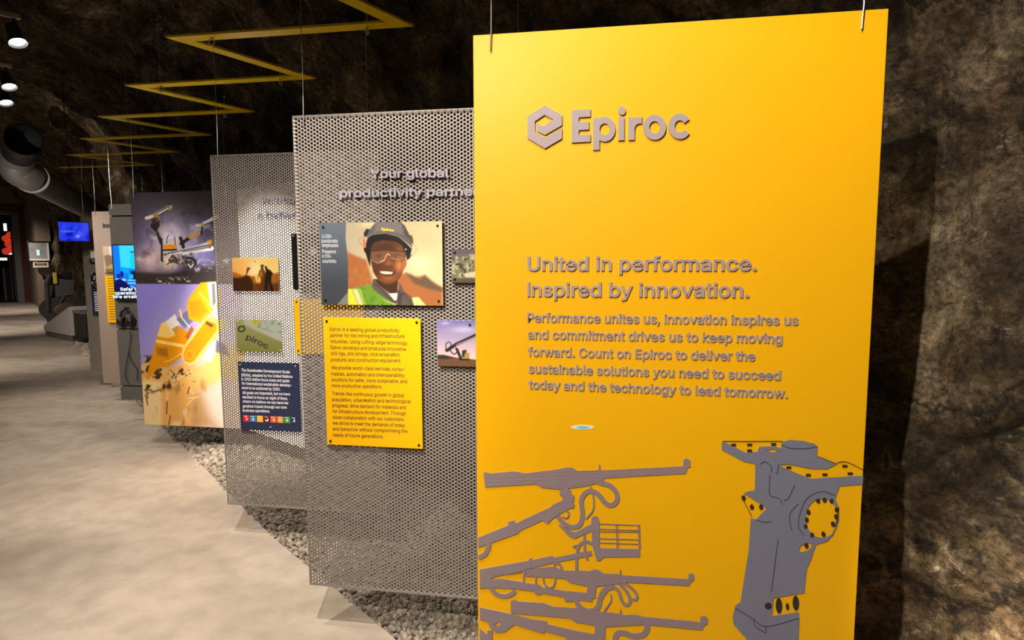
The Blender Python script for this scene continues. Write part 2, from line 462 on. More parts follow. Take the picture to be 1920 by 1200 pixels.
    def build(s, name, m, parent, gain=0.80):
        W, H = s.nx + 1, s.ny + 1
        me = bpy.data.meshes.new(name)
        V = np.stack([s.a, np.full_like(s.a, -s.off), s.b], 1)
        i = np.arange(s.nx)[None, :] + W * np.arange(s.ny)[:, None]
        Q = np.stack([i, i + 1, i + 1 + W, i + W], -1).reshape(-1, 4)
        me.vertices.add(len(V)); me.vertices.foreach_set('co', V.ravel())
        me.loops.add(Q.size); me.loops.foreach_set('vertex_index', Q.ravel().astype(np.int32))
        me.polygons.add(len(Q)); me.polygons.foreach_set('loop_start', np.arange(0, Q.size, 4, dtype=np.int32))
        me.update(calc_edges=True)
        c = np.clip(s.c, 0, 255) / 255.0
        lin = np.where(c <= 0.04045, c / 12.92, ((c + 0.055) / 1.055) ** 2.4) * gain
        at = me.attributes.new('ink', 'FLOAT_COLOR', 'POINT')
        at.data.foreach_set('color', np.concatenate([lin, np.ones((len(lin), 1))], 1).ravel())
        return link(name, me, m, parent)

# ------------------------------------------------------------------ the cave
def rock_material(name):
    m = bpy.data.materials.new(name); m.use_nodes = True
    nt = m.node_tree; N = nt.nodes; Lk = nt.links; bs = N['Principled BSDF']
    bs.inputs['Roughness'].default_value = 0.72; bs.inputs['Specular IOR Level'].default_value = 0.4
    tc = N.new('ShaderNodeTexCoord')
    def tex(scale, detail=8, rough=0.6, dist=0.0):
        t = N.new('ShaderNodeTexNoise'); t.inputs['Scale'].default_value = scale; t.inputs['Detail'].default_value = detail
        t.inputs['Roughness'].default_value = rough; t.inputs['Distortion'].default_value = dist
        Lk.new(tc.outputs['Object'], t.inputs['Vector']); return t
    def ramp(src, stops):
        r = N.new('ShaderNodeValToRGB'); el = r.color_ramp.elements
        while len(el) < len(stops): el.new(0.5)
        for e, (p, c) in zip(el, stops): e.position = p; e.color = (*c, 1)
        Lk.new(src, r.inputs['Fac']); return r
    def mixc(f, a, b, mode='MIX'):
        x = N.new('ShaderNodeMix'); x.data_type = 'RGBA'; x.blend_type = mode
        if hasattr(f, 'node'): Lk.new(f, x.inputs['Factor'])
        else: x.inputs['Factor'].default_value = f
        Lk.new(a, x.inputs['A'])
        if hasattr(b, 'node'): Lk.new(b, x.inputs['B'])
        else: x.inputs['B'].default_value = (*b, 1)
        return x.outputs['Result']
    base = ramp(tex(4.6, 15, 0.78, 0.35).outputs['Fac'], [(0.34, (0.030, 0.023, 0.013)), (0.45, (0.105, 0.082, 0.048)), (0.55, (0.25, 0.21, 0.145)), (0.67, (0.50, 0.44, 0.34))])
    hue = ramp(tex(2.0, 8, 0.65, 0.8).outputs['Fac'], [(0.35, (1.0, 0.90, 0.62)), (0.5, (0.95, 0.95, 0.93)), (0.65, (1.05, 0.86, 0.72))])
    c = mixc(1.0, base.outputs['Color'], hue.outputs['Color'], 'MULTIPLY')
    ochre = ramp(tex(2.9, 9, 0.65, 1.2).outputs['Fac'], [(0.60, (0, 0, 0)), (0.70, (1, 1, 1))])
    c = mixc(ochre.outputs['Color'], c, (0.30, 0.17, 0.05))
    pale = ramp(tex(8.0, 14, 0.8, 0.8).outputs['Fac'], [(0.585, (0, 0, 0)), (0.66, (1, 1, 1))])
    c = mixc(pale.outputs['Color'], c, (0.62, 0.55, 0.45))
    vo = N.new('ShaderNodeTexVoronoi'); vo.feature = 'DISTANCE_TO_EDGE'; vo.inputs['Scale'].default_value = 1.1
    wn = tex(1.6, 6, 0.7); vm = N.new('ShaderNodeMixRGB'); vm.inputs['Fac'].default_value = 0.34
    Lk.new(tc.outputs['Object'], vm.inputs['Color1']); Lk.new(wn.outputs['Color'], vm.inputs['Color2']); Lk.new(vm.outputs['Color'], vo.inputs['Vector'])
    crack = ramp(vo.outputs['Distance'], [(0.0, (0.9, 0.9, 0.9)), (0.012, (0, 0, 0))])
    c = mixc(crack.outputs['Color'], c, (0.012, 0.009, 0.006))
    sx = N.new('ShaderNodeSeparateXYZ'); Lk.new(tc.outputs['Object'], sx.inputs[0])
    zn = N.new('ShaderNodeMath'); zn.operation = 'MULTIPLY_ADD'; zn.inputs[1].default_value = 1.1
    Lk.new(tex(2.2, 8, 0.7, 0.5).outputs['Fac'], zn.inputs[0]); Lk.new(sx.outputs['Z'], zn.inputs[2])
    layer = ramp(zn.outputs[0], [(0.0, (1.75, 1.70, 1.62)), (0.999, (1, 1, 1))])      # a paler bed of stone at the foot
    mr = N.new('ShaderNodeMapRange'); mr.inputs['From Min'].default_value = 1.15; mr.inputs['From Max'].default_value = 1.55
    Lk.new(zn.outputs[0], mr.inputs['Value']); Lk.new(mr.outputs['Result'], layer.inputs['Fac'])
    c = mixc(1.0, c, layer.outputs['Color'], 'MULTIPLY')
    big = ramp(tex(1.3, 5, 0.6, 1.0).outputs['Fac'], [(0.40, (0.36, 0.31, 0.22)), (0.60, (1.38, 1.33, 1.24))])
    c = mixc(1.0, c, big.outputs['Color'], 'MULTIPLY')
    pit = ramp(tex(15, 10, 0.78, 0.4).outputs['Fac'], [(0.36, (0.22, 0.18, 0.12)), (0.47, (1, 1, 1))])
    c = mixc(1.0, c, pit.outputs['Color'], 'MULTIPLY')
    fine = ramp(tex(38, 10, 0.78).outputs['Fac'], [(0.38, (0.26, 0.25, 0.24)), (0.60, (1.36, 1.34, 1.30))])
    c = mixc(1.0, c, fine.outputs['Color'], 'MULTIPLY')
    Lk.new(c, bs.inputs['Base Color'])
    b1 = N.new('ShaderNodeBump'); b1.inputs['Strength'].default_value = 0.9; b1.inputs['Distance'].default_value = 0.09
    Lk.new(tex(9, 12, 0.7, 0.6).outputs['Fac'], b1.inputs['Height'])
    b2 = N.new('ShaderNodeBump'); b2.inputs['Strength'].default_value = 0.6; b2.inputs['Distance'].default_value = 0.022
    Lk.new(tex(48, 8, 0.7).outputs['Fac'], b2.inputs['Height']); Lk.new(b1.outputs['Normal'], b2.inputs['Normal'])
    Lk.new(b2.outputs['Normal'], bs.inputs['Normal'])
    return m
ROCK = rock_material('cave_rock')
PROFILE = [(2.30, -0.15), (2.24, 0.4), (2.20, 1.2), (2.24, 2.0), (2.10, 2.6), (1.70, 3.3), (0.9, 3.85), (-0.5, 4.15), (-2.0, 3.95), (-3.1, 3.2), (-3.6, 2.0), (-3.7, 0.8), (-3.6, -0.15)]
PR = np.array(spline(PROFILE, 24)); PL = np.concatenate([[0], np.cumsum(np.linalg.norm(np.diff(PR, axis=0), axis=1))])
def prof(l): return np.interp(l, PL, PR[:, 0]), np.interp(l, PL, PR[:, 1])
def rock_point(t, l):
    s, z = prof(l); e = 0.02
    s1, z1 = prof(min(l + e, PL[-1])); s0, z0 = prof(max(l - e, 0)); d = np.array([s1 - s0, z1 - z0]); d /= np.hypot(*d)
    nrm = (-d[1], d[0])                                   # inwards, towards the tunnel
    wide = 1.0 + max(0.0, min(1.0, (t - 9.0) / 8.0)) * 0.25
    far = max(0.0, min(1.0, (t - 8.0) / 10.0))
    p = Vector((t, s * 0.9, z * 0.9))
    q = p * 0.55 + Vector((3.1, 7.7, 1.9))
    h = 0.30 * noise.fractal(q, 1.0, 2.1, 5) + 0.10 * abs(noise.noise(p * 1.3 + Vector((0, p.z * 0.7, 5))))
    c = noise.voronoi(Vector((t * 1.5 + z * 0.6, s * 1.3, z * 1.1 - t * 0.35)) * 1.25)[0]
    h += 0.17 * (0.45 - c[0]) + 0.07 * min(0.35, c[1] - c[0])
    h += 0.035 * noise.fractal(p * 5.0, 0.8, 2.2, 5)
    h += 0.07 * max(0.0, 1 - 3.2 * abs(noise.noise(Vector((t * 0.9 + z * 1.1, s * 1.2, z * 1.6 - t * 0.9)) + Vector((11.3, 2.2, 7.1))))) - 0.02
    if s > 1.0 and -0.5 < t < 3.0:                        # ledges crossing the rock beside the title panel
        for z0, sl, dp in ((1.96, -0.55, 0.06), (0.87, -0.85, 0.05), (2.55, -0.4, 0.06)):
            e = (z - z0 - sl * (t - 0.63) + 0.05 * noise.noise(Vector((t * 5, z * 5, 3.0)))) / 0.035
            h -= dp * math.exp(-e * e); h += 0.5 * dp * math.exp(-((e - 2.2) / 1.6) ** 2)
    if t < 1.4 and s > 1.0: h *= 0.62
    s = s * (wide if s < 0 else 1.0); z = z * (1.0 + 0.28 * far) if z > 0 else z
    if s > 0: s += 0.95 * math.exp(-((t - 19.5) / 3.8) ** 2)
    return s + nrm[0] * h, z + nrm[1] * h
def rock_sheet(name, ts_list, ls_list, ang_mat):
    V = []; F = []
    for l in ls_list:
        for t in ts_list:
            s, z = rock_point(t, l); V.append(ts(t, s, z))
    n = len(ts_list)
    for j in range(len(ls_list) - 1):
        for i in range(n - 1):
            a = j * n + i; F.append((a, a + n, a + n + 1, a + 1))
    me = bpy.data.meshes.new(name); me.from_pydata(V, [], F)
    me.polygons.foreach_set('use_smooth', [True] * len(me.polygons)); me.update()
    return struct(link(name, me, ang_mat))
l_at = lambda zt: float(np.interp(zt, PR[:60, 1], PL[:60]))
LW = l_at(2.75)
LC = PL[-1] * 0.70
tn = np.concatenate([np.arange(-3.0, -0.1, 0.12), np.arange(-0.1, 0.95, 0.011), np.arange(0.95, 6.5, 0.03), np.arange(6.5, 14, 0.08), np.arange(14, 34.2, 0.2)])
rock_sheet('wall_right', tn, np.concatenate([np.arange(0, LW, 0.013), [LW]]), ROCK)
tc_ = np.concatenate([np.arange(-3.0, 0.0, 0.12), np.arange(0.0, 8, 0.035), np.arange(8, 16, 0.09), np.arange(16, 34.2, 0.2)])
rock_sheet('ceiling', tc_, np.linspace(LW - 0.02, LC, 130), ROCK)
rock_sheet('wall_left', np.concatenate([np.arange(-3, 16, 0.15), np.arange(16, 34.2, 0.3)]), np.linspace(LC - 0.02, PL[-1], 40), ROCK)

def floor_material():
    m = bpy.data.materials.new('polished_concrete'); m.use_nodes = True
    nt = m.node_tree; N = nt.nodes; Lk = nt.links; bs = N['Principled BSDF']
    tc = N.new('ShaderNodeTexCoord')
    def tex(scale, detail, stretch=(1, 1, 1), dist=0.0):
        mp = N.new('ShaderNodeMapping'); mp.inputs['Scale'].default_value = stretch; mp.inputs['Rotation'].default_value = (0, 0, 0.3)
        t = N.new('ShaderNodeTexNoise'); t.inputs['Scale'].default_value = scale; t.inputs['Detail'].default_value = detail; t.inputs['Distortion'].default_value = dist
        Lk.new(tc.outputs['Object'], mp.inputs['Vector']); Lk.new(mp.outputs['Vector'], t.inputs['Vector']); return t
    r = N.new('ShaderNodeValToRGB'); el = r.color_ramp.elements
    el.new(0.5)
    for e, (p, c) in zip(el, [(0.30, (0.38, 0.325, 0.265)), (0.5, (0.53, 0.455, 0.375)), (0.7, (0.63, 0.55, 0.46))]): e.position = p; e.color = (*c, 1)
    Lk.new(tex(0.9, 5, (1, 1.6, 1), 0.6).outputs['Fac'], r.inputs['Fac'])
    r2 = N.new('ShaderNodeValToRGB'); r2.color_ramp.elements[0].position = 0.35; r2.color_ramp.elements[0].color = (0.86, 0.86, 0.86, 1); r2.color_ramp.elements[1].position = 0.6; r2.color_ramp.elements[1].color = (1.05, 1.05, 1.05, 1)
    Lk.new(tex(7, 9).outputs['Fac'], r2.inputs['Fac'])
    mx = N.new('ShaderNodeMix'); mx.data_type = 'RGBA'; mx.blend_type = 'MULTIPLY'; mx.inputs['Factor'].default_value = 1
    Lk.new(r.outputs['Color'], mx.inputs['A']); Lk.new(r2.outputs['Color'], mx.inputs['B']); Lk.new(mx.outputs['Result'], bs.inputs['Base Color'])
    bs.inputs['Roughness'].default_value = 0.5; bs.inputs['Specular IOR Level'].default_value = 0.35
    bp = N.new('ShaderNodeBump'); bp.inputs['Strength'].default_value = 0.06; bp.inputs['Distance'].default_value = 0.01
    Lk.new(tex(14, 8).outputs['Fac'], bp.inputs['Height']); Lk.new(bp.outputs['Normal'], bs.inputs['Normal'])
    return m
# floor slab: edge along the gravel bed
EDGE = [(-3.2, 1.25), (1.4, 1.26), (2.3, 1.255), (3.5, 1.22), (5.4, 1.27), (7.9, 1.31), (9.6, 1.33), (13.0, 1.41), (15.3, 1.45), (34.5, 1.9)]
fb = MB()
for (t0, s0), (t1, s1) in zip(EDGE[:-1], EDGE[1:]):
    P = [ts(t0, s0), ts(t1, s1), ts(t1, -4.8), ts(t0, -4.8)]
    n0 = len(fb.v); fb.add(P + [(x, y, -0.12) for x, y, z in P], [(0, 1, 2, 3), (0, 4, 5, 1), (2, 6, 7, 3)])
struct(fb.build('floor', floor_material()))

# gravel bed: uncountable stones over a dark base
def gravel():
    gm = bpy.data.materials.new('crushed_stone'); gm.use_nodes = True
    nt = gm.node_tree; N = nt.nodes; bs = N['Principled BSDF']; bs.inputs['Roughness'].default_value = 0.8
    g = N.new('ShaderNodeNewGeometry'); r = N.new('ShaderNodeValToRGB'); el = r.color_ramp.elements; el.new(0.5)
    for e, (p, c) in zip(el, [(0.0, (0.17, 0.148, 0.12)), (0.5, (0.37, 0.325, 0.265)), (1.0, (0.66, 0.59, 0.49))]): e.position = p; e.color = (*c, 1)
    tcn = N.new('ShaderNodeTexCoord'); nz = N.new('ShaderNodeTexNoise'); nz.inputs['Scale'].default_value = 45; nz.inputs['Detail'].default_value = 6
    nt.links.new(tcn.outputs['Object'], nz.inputs['Vector'])
    ad = N.new('ShaderNodeMath'); ad.operation = 'MULTIPLY_ADD'; ad.inputs[1].default_value = 0.6; ad.inputs[2].default_value = -0.12
    nt.links.new(nz.outputs['Fac'], ad.inputs[0])
    a2 = N.new('ShaderNodeMath'); a2.operation = 'MULTIPLY_ADD'; a2.inputs[1].default_value = 0.55
    nt.links.new(g.outputs['Random Per Island'], a2.inputs[0]); nt.links.new(ad.outputs[0], a2.inputs[2])
    nt.links.new(a2.outputs[0], r.inputs['Fac']); nt.links.new(r.outputs['Color'], bs.inputs['Base Color'])
    bm = bmesh.new(); bmesh.ops.create_icosphere(bm, subdivisions=1, radius=1)
    bv = np.array([v.co[:] for v in bm.verts]); bf = np.array([[v.index for v in f.verts] for f in bm.faces]); bm.free()
    pts = []
    def edge_s(t): return np.interp(t, [e[0] for e in EDGE], [e[1] for e in EDGE])
    for t0, t1, cell, r0, r1 in ((-0.6, 5.2, 0.024, 0.009, 0.021), (5.2, 9.0, 0.045, 0.018, 0.036), (9.0, 17.0, 0.11, 0.05, 0.085)):
        for t in np.arange(t0, t1, cell):
            s0 = edge_s(t)
            for s in np.arange(s0 + 0.004, 2.55 if cell < 0.1 else 2.3, cell):
                pts.append((t + rng.uniform(-.5, .5) * cell, max(s0 + 0.003, s + rng.uniform(-.5, .5) * cell), rng.uniform(r0, r1)))
    P = np.array(pts); n = len(P)
    sc = P[:, 2:3] * rng.uniform(0.65, 1.25, (n, 3)); sc[:, 2] *= 0.85
    jit = 1 + rng.uniform(-0.28, 0.28, (n, len(bv), 1))
    ang = rng.uniform(0, 6.28, n); tilt = rng.uniform(-0.7, 0.7, n)
    v = bv[None] * jit * sc[:, None]
    ct, st = np.cos(tilt)[:, None], np.sin(tilt)[:, None]
    v = np.stack([v[..., 0], v[..., 1] * ct - v[..., 2] * st, v[..., 1] * st + v[..., 2] * ct], -1)
    ca, sa = np.cos(ang)[:, None], np.sin(ang)[:, None]
    v = np.stack([v[..., 0] * ca - v[..., 1] * sa, v[..., 0] * sa + v[..., 1] * ca, v[..., 2]], -1)
    lift = 0.05 * np.clip((P[:, 1] - 1.5) / 0.8, 0, 1) * (0.5 + vnoise(P[:, 0], P[:, 1], 0.35, 3))
    base = np.stack([P[:, 0] * TD[0] + P[:, 1] * ND[0], P[:, 0] * TD[1] + P[:, 1] * ND[1], -0.012 + lift + rng.uniform(-.006, .012, n)], 1)
    v = (v + base[:, None]).reshape(-1, 3)
    f = (bf[None] + (np.arange(n) * len(bv))[:, None, None]).reshape(-1, 3)
    V = [tuple(x) for x in v]; F = [tuple(x) for x in f]
    k = len(V); tt = [-3.2, 2.0, 6.0, 10.0, 16.0, 27.0]
    for t in tt: V += [ts(t, edge_s(t) - 0.02, -0.02), ts(t, 2.45, 0.02)]
    for i in range(len(tt) - 1): F.append((k + 2 * i, k + 2 * i + 1, k + 2 * i + 3, k + 2 * i + 2))
    me = bpy.data.meshes.new('gravel'); me.from_pydata(V, [], F); me.update()
    tag(link('gravel', me, gm), 'strip of crushed grey gravel along the foot of the rock wall', 'gravel', kind='stuff')
gravel()

# ------------------------------------------------------------------ hanging panels
PZ, PH = 0.22, 2.008
def perforated_mesh(W, H, p=0.0151, r=0.0047, th=0.002):
    R = p / math.sqrt(3); cx = 1.5 * R; mx = 0.009
    nc = int((W - 2 * mx - 2 * R) / cx) + 2
    x0 = -(nc - 1) * cx / 2
    nr = int((H - 0.018) / p) + 1
    V = []; F = []
    ang = np.arange(12) * math.pi / 6
    ci = np.stack([np.cos(ang) * r, np.sin(ang) * r], 1)
    cor = [(R, 0), (R / 2, p / 2), (-R / 2, p / 2), (-R, 0), (-R / 2, -p / 2), (R / 2, -p / 2)]
    out0 = np.array([cor[k // 2] if k % 2 == 0 else ((cor[k // 2][0] + cor[(k // 2 + 1) % 6][0]) / 2, (cor[k // 2][1] + cor[(k // 2 + 1) % 6][1]) / 2) for k in range(12)])
    cells = []
    ztop, zbot = H, 0.0
    for c in range(nc):
        n = nr if c % 2 == 0 else nr - 1
        zb = (H - (nr - 1) * p) / 2 + (0 if c % 2 == 0 else p / 2)
        for j in range(n):
            o = out0 + np.array([x0 + c * cx, zb + j * p])
            if c == 0: o[[5, 6, 7], 0] = -W / 2; 
            if c == 0: o[[4, 8], 0] = -W / 2
            if c == nc - 1: o[[0, 1, 11, 2, 10], 0] = W / 2
            if j == n - 1:
                o[[2, 3, 4], 1] = ztop
                if c % 2 == 0:
                    zm = (ztop + zb + j * p) / 2
                    if c > 0: o[4, 0] = x0 + c * cx - R; o[5] = (x0 + c * cx - R, zm)
                    if c < nc - 1: o[2, 0] = x0 + c * cx + R; o[1] = (x0 + c * cx + R, zm)
            if j == 0:
                o[[8, 9, 10], 1] = zbot
                if c % 2 == 0:
                    zm = (zbot + zb) / 2
                    if c > 0: o[8, 0] = x0 + c * cx - R; o[7] = (x0 + c * cx - R, zm)
                    if c < nc - 1: o[10, 0] = x0 + c * cx + R; o[11] = (x0 + c * cx + R, zm)
            cells.append((ci + np.array([x0 + c * cx, zb + j * p]), o))
    n = len(cells)
    I = np.array([c[0] for c in cells]); O = np.array([c[1] for c in cells])
    def lay(P, y): return np.stack([P[..., 0], np.full(P.shape[:-1], y), P[..., 1]], -1)
    VV = np.concatenate([lay(I, 0.0), lay(O, 0.0), lay(I, th), lay(O, th)], 1)       # n,48,3
    q = []
    for k in range(12):
        l = (k + 1) % 12
        q.append((k, 12 + k, 12 + l, l)); q.append((24 + k, 24 + l, 36 + l, 36 + k)); q.append((k, l, 24 + l, 24 + k))
    Q = (np.array(q)[None] + (np.arange(n) * 48)[:, None, None]).reshape(-1, 4)
    VV = VV.reshape(-1, 3)
    # rim of the sheet
    k = len(VV); e = [(-W / 2, 0), (W / 2, 0), (W / 2, H), (-W / 2, H)]
    VV = np.concatenate([VV, [(a, 0, b) for a, b in e], [(a, th, b) for a, b in e]])
    Q = np.concatenate([Q, [(k + i, k + 4 + i, k + 4 + (i + 1) % 4, k + (i + 1) % 4) for i in range(4)]])
    me = bpy.data.meshes.new('perforated_sheet')
    me.vertices.add(len(VV)); me.vertices.foreach_set('co', VV.ravel())
    me.loops.add(Q.size); me.loops.foreach_set('vertex_index', Q.ravel().astype(np.int32))
    me.polygons.add(len(Q)); me.polygons.foreach_set('loop_start', np.arange(0, Q.size, 4, dtype=np.int32))
    me.update(calc_edges=True); me.validate(); me.materials.append(M['perf'])
    return me
PW = 0.985
PERF = perforated_mesh(PW, PH)

def panel_at(x_left, d, width, ux=1.0, uy=0.0):
    n = math.hypot(ux, uy)
    return Plane(x_left + ux / n * width / 2, d + uy / n * width / 2, PZ, ux, uy)
def panel_thing(name, pl, label, cat='panel', group=None):
    return thing(name, tuple(pl.o), label, cat, math.atan2(pl.u[1], pl.u[0]), group)
def rect_px(pl, tl, tr, br, bl, off):
    a = [pl.at(*p, off) for p in (tl, tr, br, bl)]
    return ((a[0][0] + a[3][0]) / 2, (a[1][0] + a[2][0]) / 2, (a[2][1] + a[3][1]) / 2, (a[0][1] + a[1][1]) / 2)
def board(name, parent, r, off, th, m, label=None):
    a0, a1, b0, b1 = r
    o = MB().bevel_box(a0, a1, -off, -off + th, b0, b1, 0.0008).build(name, m, parent)
    if label: o['label'] = label
    return o
def screws(parent, r, off, m, inset=0.018, spots=None):
    a0, a1, b0, b1 = r
    for a, b in (spots or ((a0 + inset, b1 - inset), (a1 - inset, b1 - inset), (a0 + inset, b0 + inset), (a1 - inset, b0 + inset))):
        mb = MB().tube([(a, -off + 0.001, b), (a, -off - 0.004, b)], [0.0052, 0.0045], 10)
        mb.tube([(a, -off - 0.004, b), (a, -off - 0.0052, b)], [0.003, 0.002], 8)
        mb.build('screw', m, parent)
RAIL_Z = 2.86
def wires(parent, wire_as, top_b, rail_as=None):
    for i, a in enumerate(wire_as):
        ra = rail_as[i] if rail_as else a
        mb = MB().tube([(ra, 0.0, RAIL_Z - PZ - 0.052), ((a + ra) / 2, 0.0, top_b + 0.2), (a, -0.004, top_b + 0.06)], 0.0013, 6)
        mb.tube([(a, -0.004, top_b + 0.075), (a, -0.0065, top_b + 0.01), (a - 0.003, -0.007, top_b - 0.045)], 0.0019, 8)
        mb.build('suspension_wire', M['wire'], parent)
def add_text(parent, name, m, pl, lines, size, off, depth, bold=0.0, spacing=1.0):
    for s, p0, p1 in lines:                              # one mesh per line of writing
        mb = MB(); put_text(mb, pl, s, p0, p1, size, off, depth, bold, spacing); o = mb.build(name, m, parent)
    return o
def loc(pl, pts, off=0.0): return [pl.at(*p, off) for p in pts]

# ---- 1: the yellow title panel --------------------------------------------------
YW = 1.011; YD = 1.6086
ypl = panel_at(-0.3618, YD, YW)
Y = panel_thing('title_panel', ypl, 'large glossy yellow hanging panel with grey raised lettering and drill drawings', 'panel')
MB().bevel_box(-YW / 2, YW / 2, 0.0, 0.010, 0, PH, 0.0015).build('board', M['yellow'], Y)
wires(Y, (-0.455, 0.448), PH)
# company mark and name
mb = MB()
mark = L_((311, 268), (311, 332), (205, 394), (97, 330), (97, 195), (205, 128), (311, 188), (311, 250), (205, 311), (157, 288), (157, 238), (196, 256), (257, 216), (203, 186), (143, 226), (146, 296), (205, 330))
mb.prism([loc(ypl, mark)], -0.006, 0.0)
mb.build('company_mark', M['grey_letter'], Y)
mb = MB()
def yl(*pts): return loc(ypl, L_(*pts))
mb.prism([yl((371, 157), (487, 150), (487, 197), (415, 202), (415, 232), (478, 228), (478, 277), (415, 281), (415, 311), (487, 307), (487, 352), (371, 358))], -0.006, 0)
mb.prism([yl((503, 207), (543, 205), (543, 402), (503, 404))], -0.006, 0)
mb.prism([loc(ypl, L_(*ell(575, 275, 66, 77))), loc(ypl, L_(*ell(575, 275, 31, 36)))], -0.006, 0)
mb.prism([yl((659, 204), (696, 202), (696, 343), (659, 345))], -0.006, 0)
mb.prism([loc(ypl, L_(*ell(681, 161, 24, 26)))], -0.006, 0)
mb.prism([yl((722, 202), (760, 200), (762, 214), (778, 199), (806, 196), (806, 240), (785, 240), (766, 252), (760, 272), (760, 341), (722, 343))], -0.006, 0)
mb.prism([loc(ypl, L_(*ell(884, 263, 71, 78))), loc(ypl, L_(*ell(884, 263, 33, 37)))], -0.006, 0)
co = ell(1040, 257, 71, 79, 26, 33, 327); ci = ell(1040, 257, 32, 37, 26, 327, 33)
mb.prism([loc(ypl, L_(*(co + ci)))], -0.006, 0)
mb.build('company_name', M['grey_letter'], Y)
add_text(Y, 'headline_lettering', M['grey_letter'], ypl,
         [('United in performance.', (989, 507), (1418, 507)), ('Inspired by innovation.', (989, 555), (1404, 557))], 0.0525, 0.0, 0.0045, 0.017)
add_text(Y, 'body_lettering', M['grey_letter'], ypl,
         [('Performance unites us, innovation inspires us', (989, 603), (1496, 609)), ('and commitment drives us to keep moving', (990, 634.5), (1466, 643)),
          ('forward. Count on Epiroc to deliver the', (990, 667), (1415, 676)), ('sustainable solutions you need to succeed', (991, 698.5), (1463, 712)),
          ('today and the technology to lead tomorrow.', (991, 728), (1476, 746))], 0.0350, 0.0, 0.0035, 0.018)
# oval reflection on the board, modelled as a thin pale disc
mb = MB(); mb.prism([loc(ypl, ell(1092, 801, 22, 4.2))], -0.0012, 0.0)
ov = mb.build('oval_glint', M['white'], Y); ov['label'] = 'small white oval glint with pale blue centre'
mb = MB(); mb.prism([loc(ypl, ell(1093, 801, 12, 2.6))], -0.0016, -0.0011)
mb.build('glint_centre', mat('pale_blue_glint', srgb(110, 225, 240), 0.4), ov)

# drawing of the drill booms
AT = -0.0030
def clipx(pts):
    return [(max(-YW / 2 + 0.001, a), b) for a, b in pts]
def ap(mb, pts): mb.prism([clipx(loc(ypl, pts))], AT, 0.0)
def as_(mb, pts, w, n=6, dy=0.0):
    q = loc(ypl, spline(pts, n) if n > 1 else pts)
    mb.prism([clipx(ribbon(q, w * 0.00141))], AT + dy, 0.0)
booms = MB()
ap(booms, A_((52, 210), (65, 204), (95, 212), (240, 200), (300, 212), (480, 190), (545, 178), (575, 177), (610, 197), (650, 202), (732, 195), (736, 160), (742, 160), (748, 195), (1235, 170), (1237, 130), (1255, 124), (1275, 135), (1277, 172), (1258, 180), (1248, 212), (765, 240), (768, 262), (700, 276), (640, 290), (560, 300), (500, 306), (395, 295), (385, 285), (360, 275), (62, 292)))
ap(booms, A_((503, 340), (503, 320), (515, 314), (525, 300), (545, 296), (570, 312), (575, 338), (590, 345), (588, 378), (578, 384), (592, 400), (588, 416), (560, 420), (478, 468), (462, 480), (432, 512), (415, 498), (400, 490), (265, 552), (258, 566), (235, 575), (22, 650), (22, 592), (200, 520), (198, 500), (235, 490), (243, 508), (450, 412), (462, 398), (520, 372), (522, 350)))
as_(booms, A_((490, 465), (530, 510), (580, 530), (625, 512), (638, 450), (632, 370), (660, 325), (700, 318), (740, 345), (772, 385), (810, 400), (842, 372), (838, 325), (800, 285), (735, 265)), 9.0)
as_(booms, A_((686, 290), (704, 360), (700, 430), (658, 482)), 3.2)
as_(booms, A_((540, 430), (560, 452), (545, 476), (520, 470)), 3.0)
ap(booms, A_((495, 515), (505, 517), (575, 555), (600, 560), (690, 512), (692, 480), (705, 465), (728, 468), (738, 490), (740, 655), (978, 660), (978, 705), (762, 708), (745, 726), (722, 728), (714, 700), (697, 640), (692, 552), (592, 598), (560, 585)))
for y0, y1 in ((510, 519), (541, 549), (556, 558), (597, 604), (622, 630)):
    as_(booms, A_((738, y0), (974, y1)), 1.0, 1)
for x, yb in ((836, 652), (846, 652), (968, 660), (976, 660)):
    as_(booms, A_((x, 515), (x + 5, yb)), 1.2, 1)
as_(booms, A_((22, 712), (60, 690), (82, 650), (85, 620)), 9.0)
ap(booms, B_((0, 535), (460, 452), (465, 430), (485, 428), (492, 446), (680, 408), (690, 426), (960, 372), (1040, 358), (1052, 400), (900, 432), (720, 466), (690, 472), (500, 516), (400, 546), (150, 600), (0, 660)))
ap(booms, [*B_((560, 520), (690, 510), (790, 545), (1030, 550), (1060, 538), (1100, 536), (1165, 574), (1308, 580), (1310, 540), (1321, 540), (1325, 590)), *A_((1264, 838), (1268, 808), (1285, 802), (1299, 812), (1297, 846), (1280, 852), (1268, 876), (900, 856)), *B_((1340, 660), (1090, 695), (1000, 690), (850, 660), (795, 620), (700, 612), (590, 604), (430, 598), (430, 540))])
ap(booms, B_((0, 612), (120, 628), (200, 622), (400, 655), (560, 680), (585, 705), (800, 736), (980, 752), (1000, 760), (1008, 690), (1092, 690), (1082, 770), (1086, 800), (1052, 806), (1054, 836), (900, 818), (850, 836), (798, 832), (782, 792), (580, 756), (572, 772), (525, 766), (505, 738), (330, 716), (100, 704), (0, 712)))
as_(booms, B_((95, 700), (150, 760), (220, 785), (290, 770), (330, 735)), 8.5)
for P in (((420, 545), (410, 620), (425, 695), (510, 705), (525, 620), (525, 545)), ((590, 560), (600, 660), (645, 705), (695, 680), (705, 580), (690, 430))):
    as_(booms, B_(*P), 3.6)
as_(booms, B_((470, 430), (500, 520)), 5.0, 1)
as_(booms, B_((700, 470), (750, 490), (775, 550)), 4.5)
as_(booms, B_((895, 815), (930, 880), (990, 918), (1060, 918), (1110, 880), (1128, 800), (1165, 730), (1240, 695)), 9.5)
as_(booms, B_((1110, 860), (1140, 780), (1180, 730)), 9.0)
as_(booms, B_((1240, 690), (1300, 740), (1330, 830), (1370, 868), (1405, 840), (1385, 760), (1310, 670)), 6.0)
